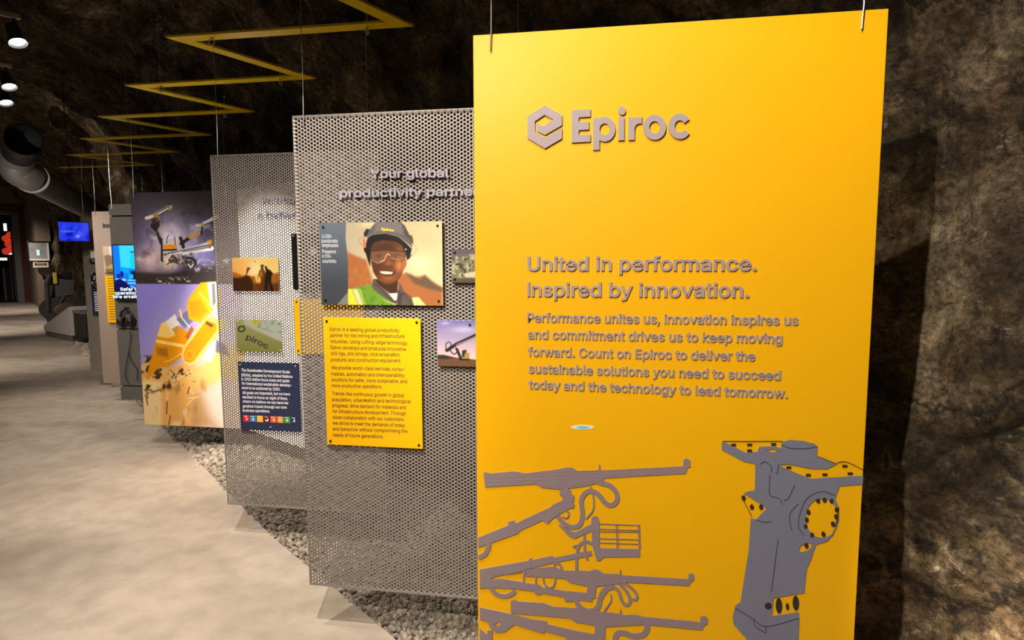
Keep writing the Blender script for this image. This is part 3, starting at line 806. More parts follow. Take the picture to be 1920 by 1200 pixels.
as_(booms, B_((1340, 655), (1420, 710), (1472, 775), (1462, 815), (1425, 815)), 5.0)
as_(booms, B_((1225, 770), (1228, 830), (1165, 925)), 2.6)
as_(booms, B_((978, 212), (980, 300), (986, 390), (1010, 445)), 5.0)
as_(booms, B_((906, 590), (908, 400), (930, 310), (985, 272), (1050, 292)), 5.5)
as_(booms, B_((870, 318), (915, 305), (910, 335), (870, 325)), 1.6, 1)
ap(booms, [*B_((290, 830), (330, 820), (360, 834), (600, 850), (680, 882), (1000, 905), (1130, 930), (1310, 950), (1311, 908), (1320, 908), (1330, 960)), *A_((1335, 1092), (1338, 1060), (1358, 1054), (1379, 1068), (1377, 1102), (1358, 1110), (1346, 1138), (1020, 1106)), *B_((1380, 1060), (1180, 1072), (1080, 1060), (950, 1036), (900, 1030), (842, 990), (290, 942))])
as_(booms, B_((1320, 1000), (1430, 982), (1520, 1005), (1568, 1070), (1535, 1140), (1440, 1158), (1345, 1130), (1285, 1140), (1255, 1230)), 10.5)
booms.prism([clipx(loc(ypl, B_((0, 890), (330, 960), (480, 1000), (560, 1012), (625, 1020), (640, 1050), (900, 1110), (1075, 1142), (1078, 1060), (1180, 1060), (1165, 1260), (820, 1260), (800, 1165), (610, 1112), (600, 1132), (550, 1120), (330, 1050), (285, 1075), (235, 1120), (150, 1122), (100, 1082), (70, 1020), (0, 1000)))), loc(ypl, B_((125, 1050), (175, 1022), (212, 1040), (160, 1072)))], AT, 0.0)
ap(booms, B_((0, 1090), (70, 1150), (70, 1105), (118, 1105), (118, 1260), (0, 1260)))
bo = booms.build('boom_drawing', M['grey_art'], Y); bo['label'] = 'grey drawing of drilling booms with a railed basket'
ln = MB()
for P in (((65, 240), (420, 225), (735, 212)), ((70, 262), (380, 250), (720, 232)), ((300, 215), (560, 200), (1230, 182)), ((400, 288), (560, 282), (760, 250)), ((770, 224), (1240, 196))):
    as_(ln, A_(*P), 0.9, 1, -0.0004)
for P in (((440, 575), (800, 590), (1300, 615)), ((850, 575), (1160, 590), (1590, 640)), ((300, 862), (700, 905), (1100, 960)), ((300, 905), (800, 950), (1060, 985)), ((900, 1000), (1200, 1000), (1480, 1020)), ((330, 985), (620, 1050), (900, 1130)), ((80, 575), (250, 580), (400, 560)), ((20, 600), (120, 640), (200, 690)), ((60, 930), (120, 1020), (180, 1090)), ((460, 450), (500, 520)), ((700, 420), (700, 560))):
    as_(ln, B_(*P), 0.9, 1, -0.0004)
ln.build('drawing_line', M['ochre_line'], bo)

# drawing of the hydraulic breaker
br = MB()
def cp(mb, *loops): mb.prism([clipx(loc(ypl, C_(*lp))) for lp in loops], AT, 0.0)
cp(br, ((100, 83), (112, 84), (150, 104), (235, 146), (300, 140), (345, 158), (420, 210), (410, 262), (290, 208), (222, 194), (98, 128)))
cp(br, ((437, 86), (480, 73), (560, 79), (620, 95), (637, 108), (630, 190), (560, 202), (480, 187), (437, 168), (432, 120)))
cp(br, ((300, 132), (312, 112), (400, 108), (432, 122), (437, 166), (480, 186), (560, 202), (628, 192), (640, 166), (745, 208), (690, 235), (600, 234), (470, 208), (430, 214), (360, 186), (325, 158)), ((345, 132), (385, 124), (425, 136), (380, 144)))
cp(br, ((415, 213), (470, 240), (600, 292), (893, 274), (890, 322), (755, 332), (600, 334), (560, 324), (405, 264)))
body = ((288, 200), (405, 262), (560, 323), (600, 333), (762, 329), (735, 400), (752, 445), (757, 520), (728, 585), (728, 602), (690, 642), (628, 660), (600, 742), (575, 800), (562, 932), (390, 960), (380, 1065), (530, 1042), (535, 1080), (525, 1260), (300, 1260), (165, 1110), (160, 1075), (175, 1005), (205, 985), (225, 850), (250, 700), (262, 515), (292, 520), (350, 460), (330, 440), (240, 384), (222, 376), (245, 362), (285, 358))
hole = [(x, y) for x, y in ell(662, 512, 92, 112, 36)]
cp(br, body, hole, ((527, 700), (545, 664), (575, 650), (612, 657), (590, 692), (550, 704)))
cp(br, ell(305, 358, 24, 24, 16))
br_o = br.build('breaker_drawing', M['grey_art2'], Y); br_o['label'] = 'blue grey drawing of a hydraulic rock breaker'
bl = MB()
def cs(mb, pts, w, n=4, dy=-0.0005): 
    q = loc(ypl, spline(C_(*pts), n) if n > 1 else C_(*pts)); mb.prism([ribbon(q, w * 0.00141)], AT + dy, 0.0 if dy > -0.0004 else AT)
for P in (((105, 80), (440, 80)), ((638, 165), (745, 207)), ((745, 200), (800, 196), (892, 240)), ((370, 270), (368, 380), (420, 400), (440, 438)), ((418, 210), (410, 270)), ((415, 628), (378, 925)), ((510, 325), (470, 405), (445, 410)), ((530, 430), (485, 480), (480, 530), (492, 580)), ((735, 385), (660, 362), (580, 400), (540, 480), (530, 560), (560, 610)), ((755, 450), (750, 500), (735, 560)), ((268, 505), (220, 410), (210, 385)), ((292, 522), (340, 535), (378, 532)), ((175, 1018), (270, 1075), (350, 1120), (530, 1075)), ((280, 1075), (285, 1115), (345, 1155), (345, 1120)), ((315, 210), (340, 196), (375, 220), (378, 255)), ((437, 100), (480, 118), (560, 122), (635, 112))):
    cs(bl, P, 1.1)
for x, y in ((640, 415), (676, 411), (716, 416), (586, 480), (576, 522), (570, 560), (606, 608), (670, 603), (724, 546), (742, 505), (745, 466), (222, 400), (268, 450), (320, 450), (575, 668)):
    bl.prism([loc(ypl, C_(*ell(x, y, 11, 14, 14)))], AT, 0)
for x, y, w, h in ((420, 1005, 17, 42), (515, 990, 17, 40), (468, 1010, 9, 18), (360, 1005, 20, 20)):
    bl.prism([loc(ypl, C_(*ell(x, y, w, h, 20)))], AT, 0)
for x, y in ((165, 101), (255, 100), (255, 133), (390, 97), (475, 228), (585, 270), (678, 268), (790, 220), (820, 262)):
    bl.prism([loc(ypl, C_((x - 13, y - 5), (x + 13, y - 6), (x + 13, y + 5), (x - 13, y + 6)))], AT, 0)
bl.build('drawing_line', M['dark_line'], br_o)

# ---- 2: first perforated panel --------------------------------------------------
p1 = panel_at(-1.2827, 2.3354, PW)
P1 = panel_thing('perforated_panel', p1, 'grey perforated hanging panel carrying a portrait of a smiling worker in a helmet', 'panel')
link('sheet', PERF, None, P1)
wires(P1, (-0.44, 0.44), PH)
OFF = 0.020
add_text(P1, 'heading_lettering', M['pale_letter'], p1, [('Your global', (696, 334), (844, 332.5)), ('productivity partner', (640, 370), (899, 367))], 0.0450, 0.010, 0.005, 0.022)
r = rect_px(p1, (599, 415.5), (829.5, 417), (830, 574), (602.5, 570), OFF)
pb = board('portrait_board', P1, r, OFF, 0.004, M['white'])
pic = Picture(p1, r[0], r[1], r[2], r[3], 0.00195, OFF + 0.0004)
pic.fill((228, 208, 160))
pic.grad(None, (184, 172, 142), (236, 212, 162), D_((450, 300))[0], D_((1350, 500))[0])
pic.blob(D_((500, 330))[0], 20, 10, (180, 178, 155), 0.6); pic.blob(D_((1330, 330))[0], 18, 14, (215, 195, 150), 0.6); pic.blob(D_((1250, 560))[0], 25, 16, (255, 240, 195), 0.7)
pic.blob(D_((700, 130))[0], 22, 5, (240, 225, 180), 0.7)
pic.poly(D_((420, 430), (520, 480), (640, 525), (700, 720), (740, 1045), (420, 1045)), (168, 104, 58), 3)
pic.poly(D_((1000, 690), (1090, 672), (1180, 720), (1300, 700), (1400, 790), (1500, 835), (1500, 1050), (1300, 1050), (1000, 980)), (172, 108, 60), 3)
pic.poly(D_((1085, 672), (1150, 690), (1240, 740), (1300, 695), (1375, 760), (1500, 845), (1500, 880), (1380, 860), (1280, 830), (1180, 790), (1110, 705)), (96, 82, 62), 3, 0.85)
pic.mottle(D_((420, 560), (720, 560), (720, 1045), (420, 1045)), (205, 130, 70), 7, 0.55, 2, 0.5, 3, 0.3)
# blue grey strip and sleeve
pic.grad(D_((100, 80), (414, 80), (408, 275), (436, 560), (436, 1060), (100, 1060)), (104, 116, 130), (66, 72, 82), D_((200, 90))[0], D_((200, 800))[0], 0.7)
pic.poly(D_((300, 1045), (360, 970), (440, 880), (450, 1060)), (128, 132, 128), 1.0)
# vest
pic.poly(D_((436, 856), (700, 795), (790, 900), (990, 1060), (436, 1060)), (112, 158, 48), 1.0)
pic.mottle(D_((560, 830), (760, 850), (960, 1050), (600, 1050)), (72, 122, 40), 9, 0.5, 8, 0.7, 2, 0.2)
pic.poly(D_((436, 852), (476, 848), (560, 1060), (436, 1060)), (226, 226, 62), 0.8)
pic.poly(D_((484, 850), (540, 852), (612, 1040), (560, 1045)), (226, 214, 170), 0.8)
pic.poly(D_((545, 850), (580, 845), (640, 1045), (612, 1045)), (160, 190, 60), 1.0)
pic.poly(D_((1150, 948), (1228, 942), (1325, 1050), (1170, 1050)), (238, 230, 150), 1.0)
# neck, collar
pic.poly(D_((735, 740), (1000, 740), (990, 900), (930, 915), (850, 860), (760, 800)), (72, 42, 28), 1.0)
pic.poly(D_((715, 742), (735, 735), (765, 790), (900, 905), (1000, 905), (1010, 760), (1060, 872), (1150, 940), (1185, 1060), (1000, 1060), (970, 1030), (870, 965), (760, 890), (700, 825)), (96, 86, 80), 0.8)
pic.poly(D_((890, 902), (995, 895), (985, 970), (962, 985)), (242, 236, 230), 0.7)
pic.poly(D_((995, 860), (1060, 900), (1020, 1060), (990, 1020)), (74, 64, 66), 1.5)
pic.stroke(D_((735, 790), (800, 850), (900, 950), (990, 1030)), 1.2, (50, 44, 40), 0.8)
pic.stroke(D_((1060, 900), (1130, 985), (1150, 1040)), 1.2, (56, 48, 46), 0.8)
pic.stroke(D_((830, 975), (900, 1005), (990, 1020)), 1.0, (210, 225, 120), 0.6)
# head
face = D_((688, 330), (800, 290), (1000, 295), (1070, 350), (1092, 430), (1078, 560), (1045, 680), (1000, 755), (920, 795), (850, 800), (780, 755), (720, 660), (692, 540), (684, 420))
pic.poly(face, (92, 54, 33), 0.9)
for c, rx, ry, col, al in (((1010, 590), 9, 14, (212, 136, 80), .85), ((770, 600), 8, 12, (84, 48, 30), .6), ((890, 735), 16, 8, (168, 104, 62), .75), ((840, 380), 22, 6, (70, 40, 26), .8), ((1020, 400), 8, 8, (146, 88, 54), .6), ((890, 560), 8, 7, (160, 98, 60), .8), ((880, 500), 4, 9, (140, 86, 52), .7), ((735, 700), 5, 14, (60, 34, 22), .5), ((960, 690), 8, 10, (140, 84, 50), .5)):
    pic.mix(pic.mask(face, 1.0) * np.exp(-(((pic.u - D_(c)[0][0]) / rx) ** 2 + ((pic.v - D_(c)[0][1]) / ry) ** 2)), col, al)
pic.poly(D_((1050, 540), (1075, 512), (1096, 520), (1090, 590), (1062, 640), (1045, 640)), (176, 104, 66), 0.8)
pic.stroke(D_((850, 595), (890, 605), (925, 590)), 1.3, (60, 34, 22), 0.8)
pic.poly(D_((770, 645), (850, 640), (960, 648), (975, 665), (930, 708), (850, 712), (800, 690)), (92, 46, 34), 0.8)
pic.poly(D_((790, 652), (860, 652), (945, 660), (925, 684), (855, 686), (808, 674)), (246, 226, 192), 0.6)
pic.stroke(D_((800, 695), (860, 715), (930, 705)), 1.6, (150, 78, 58), 0.8)
pic.stroke(D_((745, 470), (775, 462), (815, 470)), 1.6, (30, 18, 14), 0.8); pic.stroke(D_((945, 470), (985, 462), (1025, 472)), 1.6, (30, 18, 14), 0.8)
pic.disc(D_((780, 485))[0], 3.6, 1.7, (28, 18, 16)); pic.disc(D_((985, 487))[0], 3.8, 1.8, (28, 18, 16)); pic.disc(D_((995, 484))[0], 0.9, 0.8, (230, 220, 210))
gl = D_((690, 425), (880, 418), (1085, 436), (1080, 505), (1000, 522), (915, 505), (880, 462), (845, 530), (770, 565), (700, 520))
pic.poly(gl, (172, 132, 96), 0.8, 0.34)
pic.stroke(D_((688, 425), (880, 415), (1086, 436)), 1.5, (56, 40, 32), 0.8)
pic.stroke(D_((800, 545), (840, 530), (868, 470), (882, 455), (905, 470)), 1.5, (226, 196, 160), 0.7)
pic.stroke(D_((690, 520), (770, 562), (830, 540)), 0.8, (200, 170, 130), 0.6); pic.stroke(D_((910, 505), (1000, 522), (1080, 505)), 0.8, (190, 150, 110), 0.6)
# helmet
pic.poly(D_((640, 330), (660, 270), (720, 236), (860, 224), (1000, 262), (1100, 345), (1152, 400), (1130, 500), (1098, 520), (1082, 440), (1040, 360), (980, 318), (830, 300), (730, 325), (692, 380), (684, 600), (655, 520), (632, 440)), (26, 20, 18), 0.9)
pic.poly(D_((640, 262), (660, 205), (720, 130), (765, 88), (1022, 88), (1070, 135), (1112, 215), (1150, 292), (1158, 385), (1118, 345), (1000, 262), (860, 226), (720, 236), (655, 275)), (98, 95, 93), 0.9)
pic.poly(D_((750, 120), (780, 92), (1010, 92), (1040, 140), (1055, 240), (1000, 225), (880, 200), (780, 200), (730, 215)), (122, 119, 116), 2.2)
pic.poly(D_((1040, 120), (1075, 145), (1110, 215), (1145, 290), (1090, 260)), (76, 73, 72), 1.5)
pic.stroke(D_((655, 268), (720, 234), (860, 222), (1000, 258), (1110, 338), (1156, 385)), 1.1, (140, 136, 132), 0.7)
pic.poly(D_((612, 225), (640, 175), (680, 180), (650, 250), (620, 270)), (44, 38, 36), 0.8)
pic.poly(D_((1122, 250), (1150, 245), (1170, 300), (1166, 350), (1140, 300)), (50, 42, 38), 0.8); pic.stroke(D_((1140, 262), (1162, 310)), 1.2, (196, 128, 86), 0.7)
pic.poly(D_((600, 292), (628, 285), (634, 385), (606, 392)), (222, 112, 82), 0.8); pic.poly(D_((612, 390), (640, 385), (650, 470), (615, 420)), (30, 24, 22), 0.8)
pic.stroke(spline(D_((600, 265), (566, 285), (572, 330), (600, 370)), 5), 0.8, (120, 128, 118), 0.6)
pic.stroke(spline(D_((1168, 340), (1205, 390), (1195, 430), (1150, 470)), 5), 0.8, (150, 150, 130), 0.6); pic.stroke(D_((1110, 520), (1150, 470)), 1.2, (40, 30, 26), 0.7)
pic.disc(D_((1086, 405))[0], 1.4, 1.4, (230, 225, 215))
pp = pic.build('printed_photo', M['ink'], pb)
add_text(pb, 'helmet_lettering', M['yellow_rail'], p1, [('Epiroc', D_((832, 193))[0], D_((975, 207))[0])], 0.0135, OFF + 0.0006, 0.0003, 0.03)
add_text(pb, 'caption_lettering', M['pale_ink'], p1, [('14 000+', D_((168, 280))[0], D_((278, 279))[0]), ('passionate', D_((165, 330))[0], D_((345, 332))[0]), ('employees', D_((170, 380))[0], D_((352, 380))[0]),
    ('Presence', D_((172, 450))[0], D_((325, 450))[0]), ('in 150+', D_((172, 500))[0], D_((270, 500))[0]), ('countries', D_((175, 555))[0], D_((328, 557))[0])], 0.0215, OFF + 0.0006, 0.0004, 0.006)
screws(pb, r, OFF, M['screw'])

r = rect_px(p1, (606, 594), (789, 598), (792, 841), (613, 834), OFF)
tb = board('text_board', P1, r, OFF, 0.004, M['yellow'], 'yellow board with three short paragraphs')
L3 = [('Epiroc is a leading global productivity', (182, 168), (738, 180)), ('partner for the mining and infrastructure', (185, 217), (778, 225)), ('industries. Using cutting-edge technology,', (187, 265), (806, 279)),
      ('Epiroc develops and produces innovative', (188, 313), (790, 328)), ('drill rigs, drill strings, rock excavation', (189, 361), (738, 372)), ('products and construction equipment.', (190, 411), (750, 420)),
      ('We provide world-class services, consu-', (195, 474), (780, 488)), ('mables, automation and interoperability', (195, 523), (778, 537)), ('solutions for safer, more sustainable, and', (196, 570), (797, 585)), ('more productive operations.', (196, 617), (600, 627)),
      ('Trends like continuous growth in global', (200, 680), (775, 697)), ('population, urbanization and technological', (200, 728), (828, 745)), ('progress, drive demand for materials and', (202, 775), (790, 793)), ('for infrastructure development. Through', (203, 822), (790, 840)),
      ('close collaboration with our customers', (204, 869), (770, 887)), ('we strive to meet the demands of today', (205, 915), (782, 935)), ('and tomorrow without compromising the', (206, 962), (800, 981)), ('needs of future generations.', (207, 1010), (610, 1025))]
add_text(tb, 'paragraph_lettering', M['brown_ink'], p1, [(s, F_(a)[0], F_(b)[0]) for s, a, b in L3], 0.0210, OFF, 0.0004, 0.011)
screws(tb, r, OFF, M['screw'], 0.016)

a0, bt = p1.at(846, 467, OFF); a1 = min(PW / 2 - 0.01, a0 + 0.24); bb = p1.at(849, 530, OFF)[1]
r = (a0, a1, bb, bt)
qb = board('quarry_photo_board', P1, r, OFF, 0.004, M['white'], 'photo board of a rock quarry')
pic = Picture(p1, *r, 0.003, OFF + 0.0004).fill((120, 118, 92))
pic.grad(None, (84, 78, 92), (120, 118, 92), (860, 467), (860, 490))
pic.poly(D_((1560, 400), (2600, 400), (2600, 470), (1850, 490), (1740, 450), (1600, 430)), (92, 84, 100), 1.5)
pic.mottle(D_((1560, 460), (2600, 460), (2600, 800), (1560, 800)), (188, 182, 140), 6, 0.52, 4, 0.9, 2, 0.12)
pic.mottle(D_((1560, 500), (2600, 500), (2600, 800), (1560, 800)), (40, 36, 28), 5, 0.56, 9, 0.9, 2, 0.1)
pic.poly(D_((1730, 680), (1870, 650), (2600, 680), (2600, 740), (1760, 720)), (205, 200, 170), 1.0); pic.poly(D_((1600, 730), (2600, 740), (2600, 800), (1600, 790)), (86, 76, 60), 1.2)
pic.build('printed_photo', M['ink'], qb); screws(qb, r, OFF, M['screw'], 0.014)

a0, bt = p1.at(819.5, 600, OFF); bb = p1.at(821.5, 686, OFF)[1]; a1 = min(PW / 2 - 0.01, a0 + 0.30)
r = (a0, a1, bb, bt)
rb = board('rig_photo_board', P1, r, OFF, 0.004, M['white'], 'photo board of a drill rig against an evening sky')
pic = Picture(p1, *r, 0.0026, OFF + 0.0004).fill((150, 150, 205))
pic.grad(None, (122, 122, 186), (236, 206, 208), (850, 602), (850, 668))
pic.blob((870, 618), 26, 7, (206, 204, 240), 0.8); pic.blob((835, 606), 9, 3, (225, 205, 210), 0.7); pic.blob((850, 640), 20, 5, (176, 172, 215), 0.6)
pic.poly(F_((1000, 370), (1090, 372), (1160, 385), (1340, 405), (2200, 430), (2200, 480), (1000, 480)), (112, 82, 58), 1.2)
pic.poly(F_((1000, 365), (1080, 365), (1170, 388), (1100, 400), (1000, 400)), (62, 52, 46), 1.2)
pic.stroke(F_((1105, 330), (1180, 280), (1345, 205), (1600, 90)), 6, (44, 38, 34), 0.9); pic.stroke(F_((1180, 285), (1345, 215), (1600, 100)), 1.6, (176, 166, 150), 0.7)
pic.stroke(spline(F_((1095, 330), (1100, 275), (1130, 265), (1140, 300)), 5), 1.6, (36, 30, 28), 0.7); pic.stroke(spline(F_((1130, 330), (1160, 360), (1190, 340), (1175, 310)), 5), 2.2, (50, 44, 40), 0.7)
pic.stroke(F_((1185, 320), (1215, 390)), 5, (40, 34, 30), 0.8); pic.poly(F_((1228, 330), (1262, 325), (1262, 385), (1225, 385)), (46, 50, 48), 0.8); pic.poly(F_((1250, 350), (1285, 350), (1285, 395), (1240, 395)), (186, 144, 60), 0.8); pic.stroke(F_((1210, 402), (1285, 404)), 3, (34, 30, 28), 0.7)
pic.build('printed_photo', M['ink'], rb); screws(rb, r, OFF, M['screw'], 0.014, [(r[0] + 0.135, r[3] - 0.018)])

# ---- 3: second perforated panel -------------------------------------------------
p2 = panel_at(-2.1944, 3.0849, PW)
P2 = panel_thing('perforated_panel', p2, 'grey perforated hanging panel with a navy board and a small sunset picture', 'panel')
link('sheet', PERF, None, P2)
wires(P2, (-0.44, 0.435), PH)
add_text(P2, 'heading_lettering', M['pale_letter'], p2, [('Solutions for', (490, 381), (611, 378)), ('a better future', (485, 409), (619, 406))], 0.0450, 0.010, 0.005, 0.022)
r = rect_px(p2, (434.7, 482.4), (522, 483.5), (524, 547), (438, 545), OFF)
sb = board('sunset_photo_board', P2, r, OFF, 0.004, M['white'], 'orange sunset picture with two standing figures')
pic = Picture(p2, *r, 0.0022, OFF + 0.0004).fill((246, 190, 96))
pic.grad(None, (252, 218, 128), (244, 178, 92), (480, 484), (440, 510))
pic.blob(S_((730, 500))[0], 15, 18, (255, 246, 190), 0.9); pic.blob(S_((750, 760))[0], 9, 12, (255, 180, 60), 0.6)
pic.poly(S_((120, 540), (200, 545), (330, 595), (420, 640), (560, 640), (700, 640), (740, 800), (780, 1050), (120, 1050)), (176, 102, 26), 2.0)
pic.poly(S_((1110, 640), (1180, 575), (1330, 540), (1330, 800), (1120, 800)), (168, 98, 22), 2.0)
pic.poly(S_((120, 670), (300, 680), (400, 660), (470, 610), (560, 630), (640, 740), (680, 880), (700, 1050), (120, 1050)), (62, 34, 12), 2.0)
pic.poly(S_((690, 820), (860, 800), (1130, 800), (1330, 780), (1330, 1050), (690, 1050)), (104, 56, 14), 3.0)
pic.poly(S_((480, 620), (500, 450), (530, 405), (600, 440), (545, 500), (500, 620)), (128, 66, 18), 0.8)
pic.poly(S_((850, 360), (890, 340), (940, 375), (915, 400), (920, 460), (960, 520), (1010, 700), (1000, 1030), (860, 1030), (850, 700), (800, 600), (780, 720), (775, 640), (820, 500), (860, 460)), (92, 54, 16), 1.0)
pic.poly(S_((950, 395), (1000, 385), (1015, 450), (1090, 490), (1165, 575), (1120, 640), (1120, 800), (1180, 1030), (1100, 1030), (1040, 800), (1020, 1030), (940, 1030), (960, 700), (980, 520)), (34, 22, 12), 1.0)
pic.blob(S_((860, 580))[0], 4, 8, (240, 150, 30), 0.7)
pic.build('printed_photo', M['ink'], sb); screws(sb, r, OFF, M['bright_screw'], 0.0, [((r[0] + r[1]) / 2, r[3] - 0.018)])

r = rect_px(p2, (440.4, 598.7), (528, 599.8), (529.3, 661), (444.6, 659), OFF)
bb_ = board('beach_photo_board', P2, r, OFF, 0.004, M['white'], 'olive green picture of writing in sand')
pic = Picture(p2, *r, 0.0022, OFF + 0.0004).fill((146, 150, 88))
pic.grad(None, (162, 164, 112), (132, 136, 70), (485, 600), (485, 660))
pic.poly(E5((1100, 80), (1450, 80), (1450, 300), (1330, 250), (1180, 180), (1090, 130)), (182, 190, 178), 2.5)
pic.poly(E5((1160, 80), (1240, 80), (1235, 160), (1150, 130)), (196, 186, 84), 2.0)
pic.mottle(E5((1180, 80), (1450, 80), (1450, 250), (1200, 160)), (120, 136, 140), 5, 0.5, 5, 0.6, 2, 0.15)
pic.stroke(E5((1040, 175), (1055, 155), (1090, 155), (1100, 180), (1080, 200), (1050, 198), (1040, 175)), 2.6, (52, 54, 36), 1.0)
pic.build('printed_photo', M['ink'], bb_)
add_text(bb_, 'sand_lettering', M['dark_line'], p2, [('piroc', E5((1128, 262))[0], E5((1322, 352))[0])], 0.046, OFF + 0.0006, 0.0003, 0.012)
screws(bb_, r, OFF, M['bright_screw'], 0.012)

r = rect_px(p2, (444.5, 678.5), (561, 681), (565, 810.5), (452, 805), OFF)
nb = board('text_board', P2, r, OFF, 0.004, M['navy'], 'navy board with white text and a row of coloured icons')
LN = [('The Sustainable Development Goals', (198, 262), (878, 292)), ('(SDGs), adopted by the United Nations', (200, 330), (914, 355)), ('in 2015 define focus areas and goals', (200, 388), (874, 415)), ('for international sustainable develop-', (204, 448), (905, 477)),
      ('ment to be achieved by 2030.', (206, 510), (745, 532)), ('All goals are important, but we have', (214, 578), (882, 600)), ('decided to focus on eight of them,', (216, 640), (850, 662)), ('where we believe we can have the', (218, 700), (856, 724)), ('greatest impact through our core', (219, 765), (835, 785)), ('business operations.', (219, 826), (598, 838))]
add_text(nb, 'paragraph_lettering', M['white_ink'], p2, [(s, G_(a)[0], G_(b)[0]) for s, a, b in LN], 0.0225, OFF, 0.0004, 0.016)
icons = [(232, 30, 40), (40, 140, 210), (250, 185, 20), (110, 15, 40), (238, 100, 40), (225, 150, 60), (70, 160, 70), (30, 45, 105)]
for i, c in enumerate(icons):
    x0 = 196 + i * 95.5; y0 = 888 + i * 3.6
    q = loc(p2, G_((x0, y0), (x0 + 85, y0 + 3), (x0 + 88, y0 + 92), (x0 + 3, y0 + 88)), OFF)
    m1 = MB(); m1.prism([q], -OFF - 0.0006, -OFF + 0.001); ic = m1.build('goal_icon', sdg(*c), nb)
    g = MB()
    def gp(*pts): g.prism([loc(p2, G_(*[(x0 + x, y0 + y) for x, y in pts]), OFF)], -OFF - 0.0009, -OFF)
    gp((12, 10), (60, 12), (60, 19), (12, 17))
    if i in (0, 4): gp((34, 40), (52, 34), (62, 50), (48, 76), (40, 76), (46, 56))
    elif i == 1: gp((30, 40), (58, 41), (50, 76), (38, 75))
    elif i == 2: gp((30, 50), (40, 46), (44, 36), (50, 46), (60, 50), (50, 62), (38, 62))
    elif i == 3: gp((24, 52), (34, 50), (34, 62), (44, 60), (56, 36), (66, 38), (66, 76), (24, 75))
    elif i == 5: gp((24, 36), (64, 38), (64, 44), (24, 42)); gp((24, 54), (64, 56), (64, 64), (24, 62))
    elif i == 6: gp((34, 36), (54, 37), (58, 56), (46, 70), (32, 58))
    else: gp((40, 34), (62, 36), (52, 56), (66, 74), (50, 72), (42, 60), (34, 72), (26, 70), (42, 50))
    g.build('icon_glyph', M['white_ink'], nb)
screws(nb, r, OFF, M['bright_screw'], 0.014, [(r[0] + 0.016, r[3] - 0.016), (r[1] - 0.022, r[3] - 0.016), ((r[0] + r[1]) / 2, r[2] + 0.022)])

a0, b1 = p2.at(546, 438, OFF); b0 = p2.at(549.5, 543, OFF)[1]
r = (a0, a0 + 0.30, b0, b1)
kb = board('dark_photo_board', P2, r, OFF, 0.004, M['black'], 'dark picture board seen through the nearer perforated panel')
pic = Picture(p2, r[0] + .002, r[1] - .002, r[2] + .002, r[3] - .002, 0.005, OFF + 0.0004).fill((20, 20, 22))
pic.blob((587, 472), 9, 8, (236, 238, 248), 1.0); pic.blob((578, 490), 5, 6, (150, 160, 190), 0.8); pic.blob((597, 480), 4, 3, (200, 170, 70), 0.8)
pic.build('printed_photo', M['ink'], kb); screws(kb, r, OFF, M['bright_screw'], 0.012, [(r[0] + 0.012, r[3] - 0.012)])
a0, b1 = p2.at(550.5, 560, OFF); a1 = p2.at(683, 562, OFF)[0]; b0 = p2.at(555, 663, OFF)[1]
r = (a0, a1, b0, b1)
yb = board('yellow_board', P2, r, OFF, 0.004, M['yellow'], 'plain yellow board half hidden by the nearer perforated panel'); screws(yb, r, OFF, M['screw'], 0.017)

# ---- 4: machine picture panel ---------------------------------------------------
p4 = panel_at(-4.0188, 4.5771, PW)
P4 = panel_thing('picture_panel', p4, 'hanging panel printed with a drill rig above and a yellow hammer breaking rock below', 'panel')
MB().bevel_box(-PW / 2, PW / 2, 0, 0.010, 0, PH, 0.001).build('board', M['white'], P4)
wires(P4, (-0.455, 0.40), PH)
pic = Picture(p4, -PW / 2, PW / 2, 0, PH, 0.0040, 0.0004).fill((64, 58, 64))
top = E4((-10, -10), (1100, -10), (1100, 888), (-10, 884))
pic.blob(E4((230, 500))[0], 34, 55, (120, 108, 160), 0.8); pic.blob(E4((640, 420))[0], 34, 40, (130, 120, 175), 0.7); pic.blob(E4((420, 500))[0], 34, 48, (240, 232, 255), 1.0); pic.blob(E4((590, 600))[0], 26, 22, (214, 208, 255), 0.9)
pic.blob(E4((230, 670))[0], 30, 26, (226, 198, 200), 0.9); pic.blob(E4((690, 640))[0], 26, 24, (140, 136, 215), 0.8); pic.blob(E4((420, 690))[0], 18, 16, (255, 236, 205), 0.95)
pic.mottle(top, (92, 84, 140), 26, 0.52, 3, 0.55, 6, 0.3); pic.mottle(E4((100, 330), (800, 300), (800, 760), (100, 760)), (240, 232, 250), 20, 0.60, 6, 0.55, 8, 0.2); pic.mottle(top, (48, 42, 50), 30, 0.60, 12, 0.6, 6, 0.2)
pic.poly(E4((-10, 800), (150, 790), (400, 800), (560, 770), (800, 735), (1100, 740), (1100, 900), (-10, 900)), (52, 46, 46), 3)
pic.mottle(E4((300, 840), (560, 830), (600, 890), (300, 890)), (200, 190, 190), 4, 0.5, 2, 0.9, 3, 0.15); pic.mottle(E4((540, 680), (1000, 670), (1000, 760), (620, 780)), (196, 190, 230), 5, 0.52, 5, 0.9, 3, 0.15)
dk = (44, 36, 38)
pic.poly(E4((250, 320), (310, 300), (322, 380), (300, 420), (340, 500), (345, 560), (320, 540), (290, 450), (240, 390)), dk, 0.8)
pic.mottle(E4((240, 300), (330, 300), (350, 500), (250, 420)), (190, 150, 110), 4, 0.6, 2, 0.8, 1, 0.1)
pic.stroke(E4((205, 318), (265, 300)), 6, (236, 228, 226), 0.8); pic.stroke(E4((280, 292), (410, 222)), 7.5, (238, 234, 240), 0.7); pic.stroke(E4((285, 280), (405, 214)), 2, (70, 60, 60), 0.7); pic.stroke(E4((300, 300), (410, 238)), 2, (60, 52, 52), 0.7)
